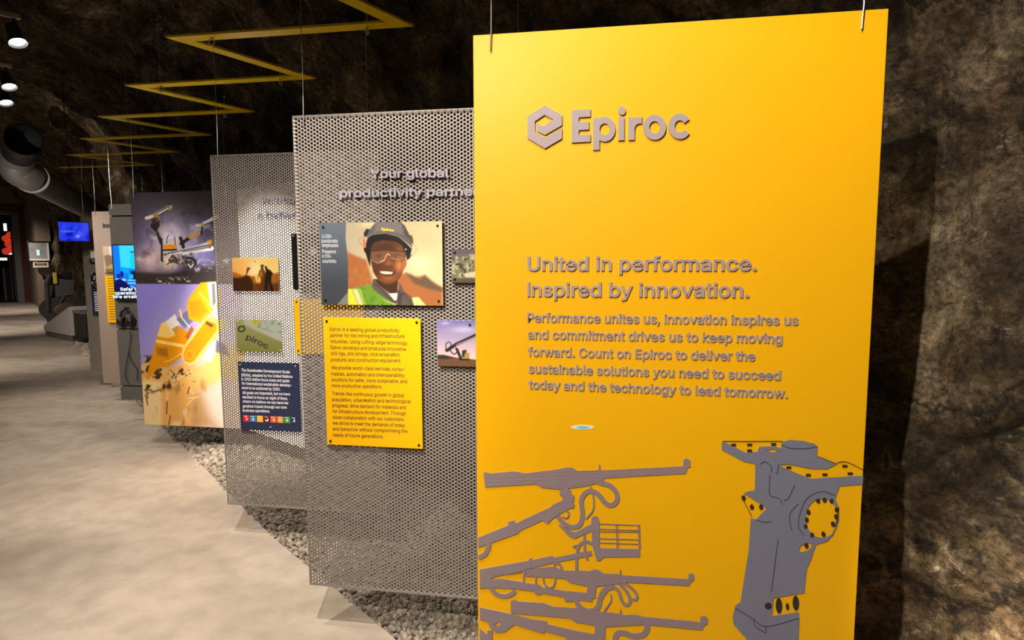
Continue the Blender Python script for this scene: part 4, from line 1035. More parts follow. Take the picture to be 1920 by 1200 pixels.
pic.disc(E4((405, 230))[0], 3, 5, (196, 160, 80)); pic.disc(E4((285, 296))[0], 5, 4, (180, 140, 60)); pic.stroke(E4((405, 205), (402, 185)), 3, (60, 54, 60), 0.7)
pic.poly(E4((330, 500), (345, 490), (350, 700), (330, 690)), dk, 0.7); pic.poly(E4((350, 550), (468, 545), (468, 582), (352, 590)), (232, 152, 28), 0.7); pic.poly(E4((345, 590), (470, 584), (470, 600), (340, 604)), dk, 0.6)
pic.poly(E4((375, 500), (460, 485), (465, 540), (370, 548)), (214, 205, 215), 1.0); pic.stroke(E4((380, 540), (385, 480), (400, 470)), 1.4, dk, 0.6); pic.stroke(E4((455, 545), (450, 485)), 1.4, dk, 0.6)
pic.stroke(E4((500, 490), (520, 540), (525, 570)), 6, dk, 0.8); pic.stroke(E4((505, 540), (575, 492)), 6, dk, 0.8); pic.stroke(E4((580, 485), (662, 450)), 5.5, (224, 160, 50), 0.7); pic.stroke(E4((680, 460), (690, 400)), 3, dk, 0.7)
pic.stroke(E4((640, 382), (690, 375)), 5, (234, 226, 220), 0.7); pic.stroke(E4((700, 368), (812, 308)), 7, (240, 236, 244), 0.7); pic.stroke(E4((700, 380), (812, 330)), 1.6, dk, 0.6); pic.disc(E4((690, 378))[0], 3, 3.4, (206, 170, 80))
pic.stroke(E4((385, 635), (560, 590), (740, 540)), 6.5, (214, 214, 230), 0.7); pic.stroke(E4((500, 620), (640, 600), (770, 580)), 8, (236, 234, 246), 0.7); pic.stroke(E4((390, 625), (740, 552)), 1.5, dk, 0.6); pic.stroke(E4((520, 608), (760, 570)), 1.4, dk, 0.6)
pic.poly(E4((728, 515), (770, 505), (768, 555), (745, 562)), (224, 158, 40), 0.7); pic.poly(E4((745, 545), (768, 540), (765, 580), (748, 582)), (120, 96, 60), 0.7)
pic.mottle(E4((335, 610), (600, 620), (640, 720), (350, 720)), (60, 46, 42), 5, 0.5, 8, 0.9, 3, 0.15)
pic.stroke(spline(E4((560, 660), (620, 680), (630, 710), (600, 740), (565, 745)), 5), 4, dk, 0.8); pic.stroke(spline(E4((570, 720), (590, 745), (610, 720)), 5), 2.5, (225, 220, 225), 0.7)
# lower picture
low = E4((-20, 885), (1200, 893), (1200, 3000), (-20, 3000))
pic.grad(low, (132, 124, 206), (208, 192, 216), E5((230, 0))[0], E5((780, 420))[0], 0.6)
pic.blob(E5((720, 380))[0], 26, 26, (226, 205, 216), 0.8)
pic.poly(E5((150, 520), (200, 480), (235, 420), (300, 520), (420, 520), (540, 480), (640, 500), (720, 540), (850, 370), (1200, 300), (1200, 1200), (150, 1200)), (236, 184, 108), 4)
pic.poly(E5((820, 360), (1200, 280), (1200, 660), (700, 660), (560, 600), (700, 480)), (248, 200, 120), 12, 0.8)
pic.poly(E5((690, 740), (780, 690), (900, 620), (1250, 640), (1250, 1200), (760, 1200), (720, 900)), (226, 200, 186), 8)
pic.poly(E5((600, 800), (700, 730), (780, 940), (860, 1060), (620, 1060)), (176, 140, 96), 10, 0.7)
pic.poly(E5((170, 640), (230, 640), (360, 660), (360, 1060), (180, 1060)), (252, 222, 160), 4)
pic.poly(E5((350, 680), (560, 640), (600, 820), (600, 1060), (360, 1060)), (242, 180, 92), 6, 0.9)
pic.mottle(E5((150, 420), (260, 420), (430, 540), (560, 520), (660, 640), (420, 720), (200, 760), (150, 760)), (56, 40, 22), 10, 0.50, 4, 0.9, 4, 0.12)
pic.mottle(E5((150, 660), (720, 620), (900, 1060), (150, 1060)), (176, 128, 66), 18, 0.60, 9, 0.7, 5, 0.12, 0.4); pic.mottle(E5((150, 660), (500, 640), (640, 1060), (150, 1060)), (255, 236, 190), 14, 0.60, 14, 0.7, 5, 0.12, 0.5)
for P in (((460, 640), (480, 570), (500, 640)), ((500, 620), (620, 560)), ((590, 800), (680, 790)), ((600, 720), (640, 760)), ((580, 860), (640, 800)), ((430, 560), (470, 640))):
    pic.stroke(E5(*P), 1.6, (255, 226, 160), 0.8)
for P in (((205, 770), (225, 860)), ((400, 830), (395, 940)), ((430, 960), (415, 1040)), ((215, 730), (225, 800)), ((600, 700), (585, 760))):
    pic.stroke(E5(*P), 2.2, (128, 82, 30), 0.9)
yl1, yl2, yl3 = (250, 172, 24), (228, 148, 14), (255, 214, 110)
pic.poly(E5((215, 600), (300, 280), (345, 130), (420, 90), (470, 150), (560, 180), (600, 260), (560, 330), (520, 440), (400, 520), (330, 520), (220, 640)), yl2, 1.2)
pic.poly(E5((345, 130), (420, 90), (470, 150), (470, 240), (400, 260), (310, 240)), (246, 206, 110), 1.5); pic.poly(E5((300, 270), (560, 318), (545, 345), (300, 300)), yl3, 1.0); pic.poly(E5((300, 340), (400, 350), (410, 430), (310, 410)), (170, 112, 22), 2.5)
pic.poly(E5((390, 110), (470, 40), (520, 150), (450, 220)), (240, 232, 232), 1.0); pic.poly(E5((440, 180), (500, 140), (520, 170), (470, 220)), (196, 150, 70), 1.0)
pic.poly(E5((485, 90), (590, 0), (650, 90), (560, 170)), (112, 118, 152), 1.0); pic.stroke(E5((520, 60), (600, 160)), 2.2, (232, 226, 230), 0.8); pic.stroke(E5((515, 5), (530, 60)), 3.5, yl3, 0.8)
pic.poly(E5((575, -30), (600, -110), (700, -240), (800, -250), (870, -200), (880, -40), (800, 20), (700, 120), (600, 90)), yl1, 1.2); pic.poly(E5((600, -60), (700, -90), (760, 10), (690, 90), (620, 60)), (232, 150, 16), 2.0)
pic.poly(E5((760, -240), (840, -250), (860, -100), (830, 20), (790, -40)), (226, 222, 226), 1.0); pic.poly(E5((800, -230), (830, -235), (840, -60), (810, -20)), (120, 120, 130), 1.2)
pic.stroke(E5((690, -150), (770, -60), (800, 60)), 3, (255, 206, 90), 1.2)
pic.poly(E5((525, 410), (545, 340), (745, 75), (800, 62), (870, 95), (920, 60), (930, 170), (860, 240), (660, 480), (610, 505), (560, 490)), yl3, 1.0); pic.poly(E5((545, 410), (565, 350), (755, 95), (850, 130), (845, 190), (640, 465), (600, 480), (560, 465)), (236, 152, 14), 1.2)
pic.disc(E5((605, 410))[0], 9, 10, (244, 176, 40)); pic.disc(E5((605, 410))[0], 6, 7, (226, 146, 20)); pic.poly(E5((755, 105), (820, 140), (800, 165), (745, 130)), (110, 74, 30), 1.0); pic.poly(E5((560, 250), (620, 150), (640, 180), (590, 270)), (180, 96, 20), 1.2)
pic.poly(E5((830, 260), (930, 330), (960, 420), (880, 400), (830, 380)), (110, 112, 128), 2.5); pic.poly(E5((740, 440), (770, 330), (840, 270), (830, 400), (790, 480)), (236, 222, 232), 2.5)
pic.stroke(E5((380, 470), (430, 460), (520, 400)), 2, (250, 206, 90), 1.0)
pic.build('printed_photo', M['ink'], P4)

# ---- 5: white angled panel behind the second perforated one ---------------------
WW = 0.86
p5 = panel_at(-3.015, 4.556, WW, 0.75, -0.42)
P5 = panel_thing('white_panel', p5, 'plain white panel set at an angle behind the second perforated panel', 'panel')
MB().bevel_box(-WW / 2, WW / 2, 0, 0.010, 0, PH, 0.001).build('board', M['white'], P5)

# ---- 6: grey panel with monitor -------------------------------------------------
p6 = panel_at(-5.0120, 5.4147, PW)
P6 = panel_thing('monitor_panel', p6, 'dark grey slatted panel holding a bright blue monitor', 'panel')
bz = [p6.at(203, y)[1] for y in (722.5, 616.5, 405.5)]
for b0, b1 in ((0, bz[0] - .006), (bz[0] + .006, bz[1] - .005), (bz[1] + .005, bz[2] - .007), (bz[2] + .007, PH)):
    MB().bevel_box(-PW / 2, PW / 2, 0, 0.018, b0, b1, 0.002).build('plate', M['grey_panel'], P6)
MB().box(-PW / 2 + .01, PW / 2 - .01, 0.018, 0.03, 0.01, PH - .01).build('backing', M['black'], P6)
a, b = p6.at(210.5, 392)
mb = MB().tube([(a - 0.008, 0, RAIL_Z - PZ), (a - 0.006, -0.004, b + 0.3), (a, -0.006, b)], 0.0025, 6); mb.blob((a, -0.006, b), 0.006, 0.006, 0.008, 1); mb.build('suspension_wire', M['wire'], P6)
MO = 0.045
a0, b1 = p6.at(208.7, 458, MO); b0 = p6.at(216.5, 563, MO)[1]; r = (a0, PW / 2 - .01, b0, b1)
mo = MB().bevel_box(r[0], r[1], -MO, 0, r[2], r[3], 0.004).build('monitor', M['black'], P6); mo['label'] = 'black framed monitor with a bright blue picture'
pic = Picture(p6, r[0] + .012, r[1] - .012, r[2] + .03, r[3] - .012, 0.0045, MO + 0.0005).fill((0, 130, 255))
pic.poly(K_((190, 20), (1400, 20), (1400, 560), (380, 520), (230, 500), (215, 300)), (60, 225, 255), 1.0); pic.poly(K_((430, 180), (1400, 180), (1400, 540), (430, 540)), (0, 220, 255), 1.2); pic.stroke(K_((430, 188), (520, 188)), 2, (0, 90, 190), 0.7)
pic.poly(K_((520, 180), (560, 180), (560, 560), (540, 560)), (10, 80, 250), 1.2); pic.poly(K_((220, 520), (400, 520), (400, 640), (300, 640)), (0, 170, 250), 1.2)
pic.poly(K_((300, 620), (380, 620), (380, 760), (300, 760)), (10, 130, 240), 1.0); pic.poly(K_((440, 580), (1400, 560), (1400, 780), (460, 780)), (4, 20, 70), 1.5); pic.poly(K_((400, 650), (490, 650), (490, 740), (400, 740)), (0, 200, 255), 1.0)
pic.poly(K_((100, 820), (200, 760), (330, 780), (420, 900), (1400, 830), (1400, 1200), (60, 1200)), (4, 10, 80), 2.0)
pic.poly(K_((150, 640), (215, 640), (225, 720), (150, 720)), (8, 30, 150), 1.2); pic.poly(K_((225, 600), (280, 590), (285, 690), (240, 720)), (8, 16, 110), 1.2)
pic.poly(K_((120, 770), (240, 740), (330, 800), (380, 950), (200, 1010), (140, 900)), (6, 8, 90), 1.5); pic.poly(K_((240, 745), (330, 740), (340, 800), (270, 770)), (190, 235, 255), 0.9); pic.stroke(K_((130, 745), (180, 742)), 1.4, (210, 240, 255), 0.6)
pic.stroke(K_((380, 770), (1400, 760)), 2.2, (150, 220, 255), 0.7); pic.stroke(K_((380, 830), (1400, 820)), 2.2, (160, 225, 255), 0.7); pic.stroke(K_((440, 905), (520, 915)), 2, (200, 230, 255), 0.8)
pic.poly(K_((110, 1040), (150, 1060), (230, 1130), (110, 1140)), (120, 205, 255), 1.2)
pic.build('screen', M['screen'], mo, 1.0)
sm = mat('screen_text', (0.75, 0.93, 1.0), 0.4, emit=1.0, var=0.0)
add_text(mo, 'screen_lettering', sm, p6, [('Safer tunnelling', K_((300, 978))[0], K_((1080, 975))[0]), ('operation adapted', K_((190, 1055))[0], K_((1080, 1052))[0]), ('to a small', K_((150, 1130))[0], K_((640, 1128))[0])], 0.044, MO + 0.002, 0.0008, 0.012)
# headphones hung on the panel
h = p6.at(243, 600); HP = thing('headphones', tuple(p6.world(h[0], h[1] - 0.13, 0.03)), 'black headphones hanging from the grey panel below the blue monitor', 'headphones')
mb = MB().tube([(0.075 * math.cos(x) * 0.95, -0.01, 0.14 + 0.10 * math.sin(x)) for x in np.linspace(-0.15, math.pi + .15, 16)], 0.011, 8); mb.build('headband', M['black'], HP, smooth=True)
for sgn in (-1, 1):
    mb = MB().tube([(sgn * 0.040, -0.01, 0.12), (sgn * 0.062, -0.01, 0.12), (sgn * 0.085, -0.01, 0.12)], [0.046, 0.052, 0.038], 16); mb.build('ear_cup', M['black'], HP, smooth=True)
    mb = MB().torus((sgn * 0.036, -0.01, 0.12), 0.036, 0.015, 'x', 16, 8); mb.build('ear_cushion', M['rubber'], HP, smooth=True)
mb = MB().tube([(0.0, 0.028, 0.255), (0.0, -0.02, 0.255), (0.0, -0.02, 0.27)], 0.006, 6); mb.build('hook', M['screw'], HP)
cb = [p6.at(*q) for q in ((248, 620), (250, 635), (247, 655), (248, 668), (254, 680), (262, 692), (262, 712))]
mb = MB().tube([(x - h[0], -0.004, z - (h[1] - 0.13)) for x, z in [tuple(q) for q in spline(cb, 5)]], 0.004, 6)
cb = [p6.at(*q) for q in ((247, 655), (243, 675), (240, 695), (241, 708), (247, 718))]
mb.tube([(x - h[0], -0.004, z - (h[1] - 0.13)) for x, z in [tuple(q) for q in spline(cb, 5)]], 0.004, 6); mb.build('cable', M['rubber'], HP)

# ---- 7, 8: the two farthest panels ----------------------------------------------
p7 = panel_at(-5.90, 6.13, PW)
P7 = panel_thing('story_panel', p7, 'beige hanging panel with a narrow yellow text board beside the blue monitor', 'panel')
MB().bevel_box(-PW / 2, PW / 2, 0, 0.010, 0, PH, 0.001).build('board', M['beige_panel'], P7)
add_text(P7, 'heading_lettering', M['dark_ink'], p7, [('Innovation', (194, 427), (240, 426))], 0.075, 0.004, 0.004, 0.01)
a0, b1 = p7.at(192.5, 462, OFF); b0 = p7.at(198, 511, OFF)[1]; r = (a0, a0 + .36, b0, b1)
b_ = board('photo_board', P7, r, OFF, .004, M['white'])
pic = Picture(p7, *r, 0.006, OFF + .0005).fill((222, 200, 168)); pic.poly(V_((265, 240), (330, 220), (420, 300), (420, 380), (300, 380)), (150, 128, 110), 2); pic.poly(V_((300, 380), (330, 340), (380, 330), (380, 385)), (214, 190, 90), 1); pic.poly(V_((290, 385), (400, 385), (400, 440), (290, 430)), (132, 116, 100), 1); pic.poly(V_((320, 130), (360, 130), (360, 230), (330, 230)), (250, 240, 236), 1)
pic.build('printed_photo', M['ink'], b_)
a0, b1 = p7.at(196.5, 517, OFF); b0 = p7.at(202, 605, OFF)[1]; r = (a0, a0 + .36, b0, b1)
b_ = board('text_board', P7, r, OFF, .004, M['yellow'], 'yellow board with fine lines of print')
mb = MB()
for k in range(17):
    z = r[3] - .035 - k * (r[3] - r[2] - .06) / 16.5; mb.box(r[0] + .03, r[1] - .03 - (k * 37 % 5) * .012, -OFF - .0006, -OFF, z, z + .007)
mb.build('print_line', M['brown_ink'], b_)
wires(P7, (-0.44, 0.44), PH)
p8 = panel_at(-6.78, 6.86, PW)
P8 = panel_thing('story_panel', p8, 'olive grey panel with a white lined navy board, farthest of the hanging row', 'panel')
MB().bevel_box(-PW / 2, PW / 2, 0, 0.010, 0, PH, 0.001).build('board', M['olive_panel'], P8)
a0, b1 = p8.at(169, 470, OFF); b0 = p8.at(170, 484, OFF)[1]; board('label_plate', P8, (a0, a0 + .36, b0, b1), OFF, .004, M['white'])
mb = MB().tube([(x, -OFF, z) for x, z in (p8.at(171, 486), p8.at(172, 492), p8.at(179, 493))], 0.012, 8); mb.build('bracket', M['black'], P8)
a0, b1 = p8.at(169.5, 511, OFF); b0 = p8.at(172, 540, OFF)[1]; r = (a0, a0 + .36, b0, b1); b_ = board('photo_board', P8, r, OFF, .004, M['white'])
pic = Picture(p8, *r, 0.006, OFF + .0005).fill((30, 28, 34)); pic.mottle(None, (200, 200, 214), 4, 0.55, 3, 0.9, 2, 0.1); pic.build('printed_photo', M['ink'], b_)
a0, b1 = p8.at(170.5, 541, OFF); b0 = p8.at(175, 591, OFF)[1]; r = (a0, a0 + .36, b0, b1); b_ = board('text_board', P8, r, OFF, .004, M['navy'], 'navy board with lines of white print')
mb = MB()
for k in range(10):
    z = r[3] - .06 - k * .026; mb.box(r[0] + .04, r[1] - .02 - (k * 29 % 4) * .015, -OFF - .0006, -OFF, z, z + .013)
mb.build('print_line', M['white_ink'], b_)
wires(P8, (-0.44, 0.44), PH)

# ------------------------------------------------------------------ the yellow zigzag rail
ZS = np.array([-0.922, 0.746]); L1 = np.array([-2.34, 3.085]); BW = 1.262
path = []
for k in range(-2, 7):
    Lk = L1 + (k - 1) * ZS; Rk = Lk + np.array([BW, 0.0])
    path += [Rk, Lk]
Z = thing('zigzag_rail', (float(L1[0] + BW / 2), float(L1[1]), RAIL_Z), 'yellow steel zigzag rail hanging under the rock above the panels', 'rail')
def mitred(pts, w):
    P = np.array(pts); lo = []; ro = []
    for i in range(len(P)):
        d0 = (P[i] - P[i - 1]) if i > 0 else (P[1] - P[0]); d1 = (P[i + 1] - P[i]) if i < len(P) - 1 else d0
        d0 = d0 / np.hypot(*d0); d1 = d1 / np.hypot(*d1)
        n0 = np.array([-d0[1], d0[0]]); n1 = np.array([-d1[1], d1[0]]); b = n0 + n1; b /= np.hypot(*b)
        k = min(1.0 / max(0.12, b @ n0), 4.2); lo.append(P[i] + b * k * w / 2); ro.append(P[i] - b * k * w / 2)
    return lo, ro
lo, ro = mitred(path, 0.078)
zo = np.array(Z.location)
for i in range(1, len(path) - 1):
    q = [lo[i], lo[i + 1], ro[i + 1], ro[i]]
    mb = MB(); V = [(p[0] - zo[0], p[1] - zo[1], z) for z in (-0.006, 0.006) for p in q]
    mb.add(V, [(3, 2, 1, 0), (4, 5, 6, 7), (0, 1, 5, 4), (1, 2, 6, 5), (2, 3, 7, 6), (3, 0, 4, 7)]); mb.build('bar', M['yellow_rail'], Z)
for k in range(-2, 7):
    Lk = L1 + (k - 1) * ZS
    for dx in (0.19, BW - 0.18):
        x, y = Lk[0] + dx - zo[0], Lk[1] - zo[1]
        mb = MB().torus((x, 0 + y, -0.030), 0.017, 0.0035, 'y' if dx < .5 else 'x', 14, 6); mb.tube([(x, y, -0.014), (x, y, 0.02)], 0.005, 6); mb.build('eye_bolt', M['wire'], Z)
        mb = MB().tube([(x, y, 0.02), (x, y, 0.06)], 0.005, 6).tube([(x, y, 0.06), (x - 0.01, y, 0.9), (x - 0.012, y, 1.35)], 0.0015, 5)
        mb.blob((x, y, 0.12), 0.007, 0.007, 0.012, 1); mb.build('ceiling_wire', M['wire'], Z)
mb = MB()
for u, v in ((541, 52), (553, 57), (563, 50), (572, 55)):
    rr = ray(u, v); t = (L1[1] - 0.026) / rr[1]; p = rr * t; mb.blob((p[0] - zo[0], p[1] - zo[1], 0.0), 0.007, 0.006, 0.007, 1)
mb.build('splice_bolt', M['screw'], Z)

# ------------------------------------------------------------------ lamps on the ceiling track
def track_lamp(t, s, label):
    base = Vector(ts(t, s, LAMP_Z)); o = thing('spotlight', tuple(base + Vector((0, 0, 0.11))), label, 'lamp', THETA, 'spotlights on the ceiling track')
    d = Matrix.Rotation(-THETA, 3, 'Z') @ HEAD_DIR; c = Vector((0, 0, -0.11))
    MB().bevel_box(-0.34, 0.03, -0.014, 0.014, -0.014, 0.014, 0.004).build('arm', M['lamp_arm'], o)
    MB().tube([(0, 0, -0.010), (0, 0.0, -0.05), c - d * 0.03], 0.009, 8).build('yoke', M['lamp_body'], o)
    MB().tube([c - d * 0.075, c - d * 0.065, c + d * 0.02, c + d * 0.05], [0.020, 0.032, 0.038, 0.046], 20, caps=False).tube([c - d * 0.078, c - d * 0.07], [0.015, 0.024], 20).build('housing', M['lamp_body'], o, smooth=True)
    MB().tube([c + d * 0.034, c + d * 0.040], [0.040, 0.034], 20).build('lens', M['lamp_glow'], o)
    return o
for (ht, hs), lab in zip(HEADS, ('black ceiling spotlight with lit lens, highest of the three at the upper left', 'black ceiling spotlight, middle of the three at the left edge', 'black ceiling spotlight, lowest of the three at the left edge')):
    track_lamp(ht, hs, lab)

# ------------------------------------------------------------------ far end of the tunnel
def far_frame(t, s, z=0.0): return ts(t, s, z)
# concrete end wall with an opening, in the corridor frame
ew = bpy.data.objects.new('wall_end', None)
TE = 33.0
def w2(mb, s0, s1, t0, t1, z0, z1):
    P = [ts(t, s, z) for z in (z0, z1) for (t, s) in ((t0, s0), (t0, s1), (t1, s1), (t1, s0))]
    return mb.add(P, [(0, 3, 2, 1), (4, 5, 6, 7), (0, 1, 5, 4), (1, 2, 6, 5), (2, 3, 7, 6), (3, 0, 4, 7)])
bpy.data.objects.remove(ew)
mb = MB(); w2(mb, 1.85, 4.5, TE, TE + .4, 0, 8); w2(mb, -2.2, 1.85, TE, TE + .4, 3.95, 8); w2(mb, -6.5, -2.2, TE, TE + .4, 0, 8)
struct(mb.build('wall_end', M['concrete']))
mb = MB(); w2(mb, 1.70, 2.12, 27.6, TE + .2, 0, 6.5)
struct(mb.build('wall_pier', M['concrete']))
mb = MB(); w2(mb, -4, 3, TE + .4, TE + 9, -.02, 0.0); struct(mb.build('floor_beyond', M['blue_floor']))
mb = MB(); w2(mb, -4, 3, TE + 9, TE + 9.2, 0, 6); w2(mb, -4, 3, TE + .4, TE + 9, 5.2, 5.4); w2(mb, 2.4, 2.6, TE + .4, TE + 9, 0, 5.2); struct(mb.build('wall_beyond', M['dark_room']))
dr = thing('door_1', ts(TE, 0.3, 0), 'wide gateway with a dark red frame at the far end of the tunnel', 'door'); dr['kind'] = 'structure'
del dr['label'], dr['category']
dr.rotation_euler = (0, 0, THETA)
mb = MB().box(1.20, 1.62, -0.12, 0.1, 0, 4.05).box(-2.3, 1.62, -0.12, 0.1, 3.80, 4.05).box(-2.3, -2.0, -.12, .1, 0, 4.05); mb.build('door_frame', M['red_frame'], dr)
mb = MB().box(0.98, 1.20, -0.1, 0.08, 0, 3.80).box(-2.0, 1.20, -0.1, 0.08, 3.68, 3.80); mb.build('door_lining', M['steel_frame'], dr)
# things seen through the gateway
rk = thing('ladder_rack', ts(TE + 1.6, 1.6, 0), 'pale steel ladder rack standing inside the far gateway', 'rack', THETA)
for x in (-0.3, 0.25): MB().tube([(x, 0, 0), (x * 0.98, 0.1, 3.2)], 0.035, 8).build('post', M['steel_frame'], rk)
for z in (0.45, 1.15, 1.7, 2.2, 2.7): MB().tube([(-0.3, 0.02, z), (0.25, 0.02, z)], 0.025, 8).build('rung', M['steel_frame'], rk)
rl = thing('warning_lamp', ts(TE + 2.5, 1.22, 2.05), 'glowing red lamp cluster inside the far gateway', 'lamp', THETA)
MB().tube([(0, 0, -2.05), (0, 0, 0.0)], 0.04, 8).build('stand', M['steel_frame'], rl)
for i, (x, z, rr) in enumerate(((-.12, .15, .16), (.12, .22, .17), (.0, .48, .17), (-.1, .72, .15), (.16, .62, .14), (.05, .9, .13))):
    MB().blob((x, 0, z), rr, rr * .8, rr, 2).build('red_globe', M['red_lamp'], rl, smooth=True)
for i, (s, z, w, hh, lab) in enumerate(((1.22, 2.12, .34, .12, 'small bright sign below the red lamp in the far gateway'), (0.98, 1.85, .3, .12, 'small bright sign at the far left edge beyond the gateway'), (1.62, 3.6, .12, .26, 'upright pale light high inside the far gateway'), (1.15, 3.3, .12, .34, 'tall pale light above the red lamp in the far gateway'), (1.72, 3.05, .12, .14, 'pale blue lamp close to the right gatepost'))):
    o = MB().bevel_box(-w / 2, w / 2, -.03, .03, -hh / 2, hh / 2, .01).build('indicator_light', M['pale_lamp'], None, ts(TE + 3.0, s, z)); o.rotation_euler = (0, 0, THETA); tag(o, lab, 'light')
cb_ = thing('equipment_cabinet', ts(TE + 2.8, 1.25, 0), 'dark cabinet with grey side below the red lamp', 'cabinet', THETA)
MB().bevel_box(-.25, .5, 0, .6, 0, 1.45, .02).build('body', M['dark_crate'], cb_); MB().box(-.32, -.25, 0, .6, 0, 1.45).build('side_panel', M['steel_frame'], cb_)
# lit information case on the pier
ic_pl_t = 27.35
def px_at_t(u, v, t):
    r_ = ray(u, v); k = t / (r_[:2] @ TD); p = r_ * k; return float(p[:2] @ ND), float(p[2] + EYE)
s0, z1 = px_at_t(53, 455, ic_pl_t); s1, z0 = px_at_t(93, 487, ic_pl_t)
case = thing('display_case', ts(ic_pl_t, (s0 + s1) / 2, 0), 'black framed display board with grey pictures on the concrete pier', 'display board', THETA)
wd = (s1 - s0) / 2
MB().bevel_box(-wd - .04, wd + .06, 0, .26, z0 - .06, z1 + .06, .02).build('frame', M['black'], case)
MB().box(-wd, wd, -.01, .0, z0, z1).build('print', mat('case_print', (0.36, 0.36, 0.38), 0.4, var=0.6, scale=3.2), case)
MB().box(-wd * .25, wd * .05, -.02, -.01, z0 + .15, z1 - .25).build('bright_picture', mat('case_picture', (0.62, 0.85, 0.9), 0.4, emit=0.5), case)
mb = MB().box(-wd, wd, -.03, -.008, z0 - .03, z0 + .03).box(wd - .04, wd, -.03, -.008, z0, z1); mb.build('edge_trim', M['white'], case)
s0b, z1b = px_at_t(62, 492, ic_pl_t); s1b, z0b = px_at_t(91, 500, ic_pl_t)
sg = thing('caption_sign', ts(ic_pl_t - .15, (s0b + s1b) / 2, z0b), 'small white edged sign with an orange mark under the display case', 'sign', THETA)
wd = (s1b - s0b) / 2; MB().bevel_box(-wd, wd, 0, .41, -.03, z1b - z0b, .01).build('plate', M['white'], sg); MB().box(-wd + .03, wd - .06, -.006, 0, .05, z1b - z0b - .02).build('face', M['machine_rust'], sg); MB().box(-.12, .12, -.012, -.006, .08, z1b - z0b - .04).build('orange_mark', mat('orange_ink', srgb(240, 160, 40), .5), sg)
# old loader standing against the rock
tm = 21.0
sm0, _ = px_at_t(92, 600, tm); sm1, _ = px_at_t(144, 600, tm)
mc = thing('mine_loader', ts(tm, (sm0 + sm1) / 2, 0), 'old grey mining loader with a black wheel arch against the rock', 'machine', THETA)
hw = (sm1 - sm0) / 2
mb = MB(); mb.prism([[(-hw, .45), (-hw * .95, 0.0), (-hw * .55, 0.0), (-hw * .42, .55), (0.0, .95), (hw * .9, 1.0), (hw, 1.75), (-hw * .2, 1.85), (-hw * .45, 1.7), (-hw * .75, 1.0)]], 0, 1.4); mb.build('body', M['machine'], mc)
mb = MB().tube([(hw * .25, -.12, .52), (hw * .25, .5, .52)], [.58, .58], 28); mb.build('wheel', M['rubber'], mc)
mb = MB().tube([(hw * .25, -.16, .52), (hw * .25, -.10, .52)], [.24, .3], 20); mb.build('hub', M['machine_rust'], mc)
mb = MB(); mb.prism([[(-hw * .38, 0), (-hw * .12, .8), (hw * .3, 1.13), (hw * .9, 1.13), (hw * .9, 1.22), (hw * .25, 1.22), (-hw * .22, .86), (-hw * .48, 0)]], -.14, .4); mb.build('wheel_arch', M['machine_rust'], mc)
mb = MB().bevel_box(-hw * .5, -hw * .2, -.05, .1, 1.62, 2.1, .02); mb.build('tag_plate', mat('yellow_tag', srgb(178, 160, 70), .6), mc)
mb = MB().bevel_box(-hw * .98, -hw * .3, .1, 1.2, 1.75, 2.0, .04).bevel_box(hw * .0, hw * .9, .1, 1.2, 1.8, 2.1, .04); mb.build('engine_cover', M['black'], mc)
mb = MB().tube([(-hw * .9, .0, 1.0), (-hw * 1.02, -.1, .5), (-hw * .98, -.1, 1.7), (-hw * .7, 0, 2.0)], .06, 8); mb.build('hose', M['rubber'], mc)
mb = MB().bevel_box(-hw * .95, -hw * .5, -.1, .9, 0.0, .28, .03); mb.build('skid', M['machine_rust'], mc)
for ch in mc.children: ch.scale = (1, 1, 0.66)
# plinth and dark crate
pa = px_at_t
tp = 16.2
c0 = [np.array([*(lambda r_, k: (r_ * k)[:2])(ray(u, v), -EYE / ray(u, v)[2])]) for u, v in ((84, 630), (134, 641))]
fx = c0[1] - c0[0]; pw = float(np.hypot(*fx)); ang = math.atan2(fx[1], fx[0])
pt = thing('display_plinth', (float((c0[0][0] + c0[1][0]) / 2), float((c0[0][1] + c0[1][1]) / 2), 0), 'low white wedge shaped plinth on the floor beside the dark crate', 'plinth', ang)
MB().box(-pw / 2, pw / 2, 0.02, 0.46, 0, 0.13).build('base', M['plinth_side'], pt)
mb = MB(); mb.prism([[(-pw / 2 - .02, .12), (pw / 2 + .02, .13), (pw / 2 + .02, .74), (-pw / 2 - .02, .24)]], 0, .48); mb.build('sloped_body', M['plinth'], pt)
c1 = [np.array([*(ray(u, v) * (-EYE / ray(u, v)[2]))[:2]]) for u, v in ((138, 640), (160, 644))]
fx = c1[1] - c1[0]; cw = float(np.hypot(*fx))
cr = thing('crate', (float((c1[0][0] + c1[1][0]) / 2), float((c1[0][1] + c1[1][1]) / 2), 0), 'dark brown crate between the white plinth and the farthest panel', 'crate', math.atan2(fx[1], fx[0]))
MB().bevel_box(-cw / 2, cw / 2, 0, .35, 0.05, .62, .015).build('body', M['dark_crate'], cr); MB().box(-cw / 2 - .02, cw / 2 + .02, -.03, .38, 0, .10).build('base', M['black'], cr); MB().box(-cw / 2 - .01, cw / 2 + .01, -.015, .365, .60, .66).build('lid', M['plinth_side'], cr)
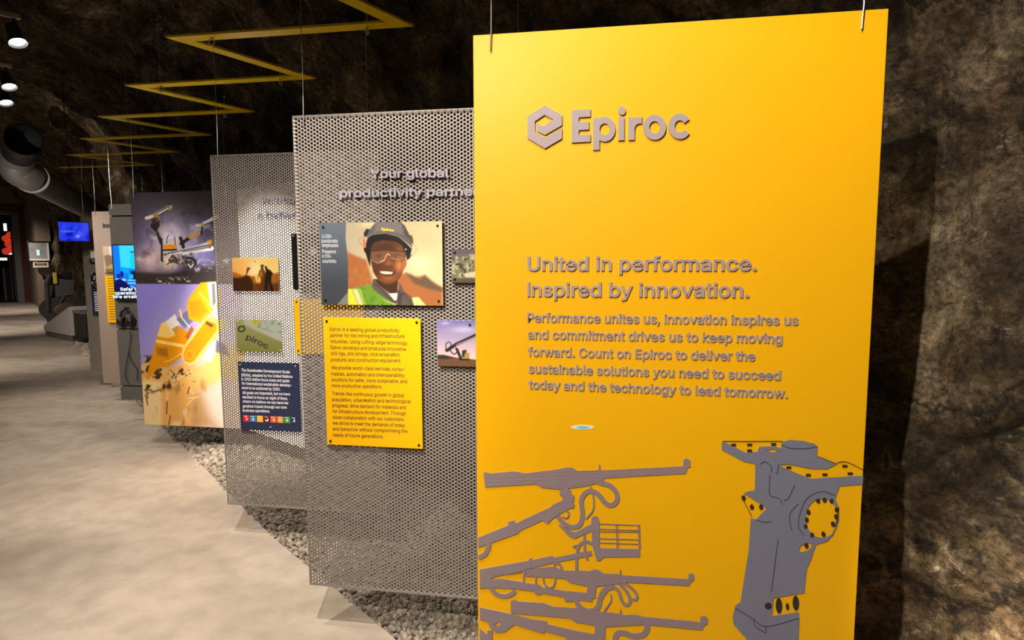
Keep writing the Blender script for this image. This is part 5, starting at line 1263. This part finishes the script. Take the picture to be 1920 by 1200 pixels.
# wall screen showing blue
tv_t = 9.15
s0, z1 = px_at_t(109, 416, tv_t); s1, z0 = px_at_t(168, 452, tv_t)
tv = thing('hanging_screen', ts(tv_t, (s0 + s1) / 2, z0), 'bright blue screen hanging high beside the farthest panel', 'screen', THETA)
wd = (s1 - s0) / 2; hh = z1 - z0
MB().bevel_box(-wd - .008, wd + .008, 0.001, .05, -.008, hh + .008, .004).build('frame', M['black'], tv)
tvp = Plane(*ts(tv_t, (s0 + s1) / 2, z0), ND[0], ND[1])
pic = Picture(tvp, -wd, wd, 0, hh, 0.012, .001).fill((34, 60, 255))
pic.mottle(None, (70, 110, 255), 10, 0.52, 3, 0.8, 3, 0.2); pic.mottle(None, (0, 10, 220), 12, 0.57, 7, 0.9, 3, 0.15); pic.blob((146, 443), 5, 3, (170, 210, 255), .9); pic.blob((129, 441), 5, 3, (0, 0, 190), 1); pic.blob((160, 430), 8, 20, (90, 90, 255), .7); pic.stroke([(112, 434), (140, 434)], 1, (90, 140, 255))
pic.build('screen', M['screen'], tv)
MB().tube([(0, .05, hh * .8), (0, .10, hh + .1), (0.0, .12, 2.0)], .004, 8).build('bracket', M['black'], tv)

# ventilation duct
def wp(u, v, D):
    r_ = ray(u, v); k = D / (r_ @ CF); p = r_ * k; return Vector((p[0], p[1], p[2] + EYE))
A = wp(34, 318, 10.6); Bp = wp(60, 334, 10.9); Cq = wp(185, 402, 15.5)
du = thing('ventilation_duct', tuple(A), 'grey ribbed ventilation duct running down to the right under the rock', 'duct')
rr = 0.225
path = [p - A for p in (Bp, Cq)]
dd = (path[1] - path[0]); n = 130; P = []; R = []
for k in range(n + 1):
    P.append(path[0] + dd * (k / n)); R.append(rr + (0.022 if k % 2 else 0.0))
MB().tube(P, R, 28).build('ribbed_pipe', M['duct'], du, smooth=True)
el = [Vector(tuple(q)) for q in spline([tuple(wp(*q) - A) for q in ((44, 262, 9.9), (41, 276, 10.2), (32, 298, 10.5), (32, 318, 10.62), (46, 328, 10.75), (60, 334, 10.9))], 6)]
MB().tube(el[9:], rr + .03, 28, caps=False).tube(el[9:], rr + .022, 28, caps=False).build('elbow', M['duct'], du, smooth=True)
MB().tube(el[:10], rr + .028, 28, caps=False).tube(el[:10], rr + .020, 28, caps=False).build('inlet', M['dark_duct'], du, smooth=True)
MB().tube([el[0] - (el[1] - el[0]).normalized() * .01, el[0] + (el[1] - el[0]).normalized() * .05], rr + .045, 28, caps=False).build('mouth_rim', M['dark_duct'], du)
MB().tube([el[5], el[6]], rr + .02, 28).build('mouth_shade', M['rubber'], du)  # black disc across the pipe, standing in for the shade inside the open mouth
MB().tube([Bp - A - dd.normalized() * .03, Bp - A + dd.normalized() * .05], rr + .05, 28).build('collar', M['duct'], du)
for k in (0.25, 0.7):
    q = path[0] + dd * k; MB().tube([q + Vector((0, 0, rr)), q + Vector((0.05, 0, 1.4))], .008, 6).build('hanger', M['wire'], du)
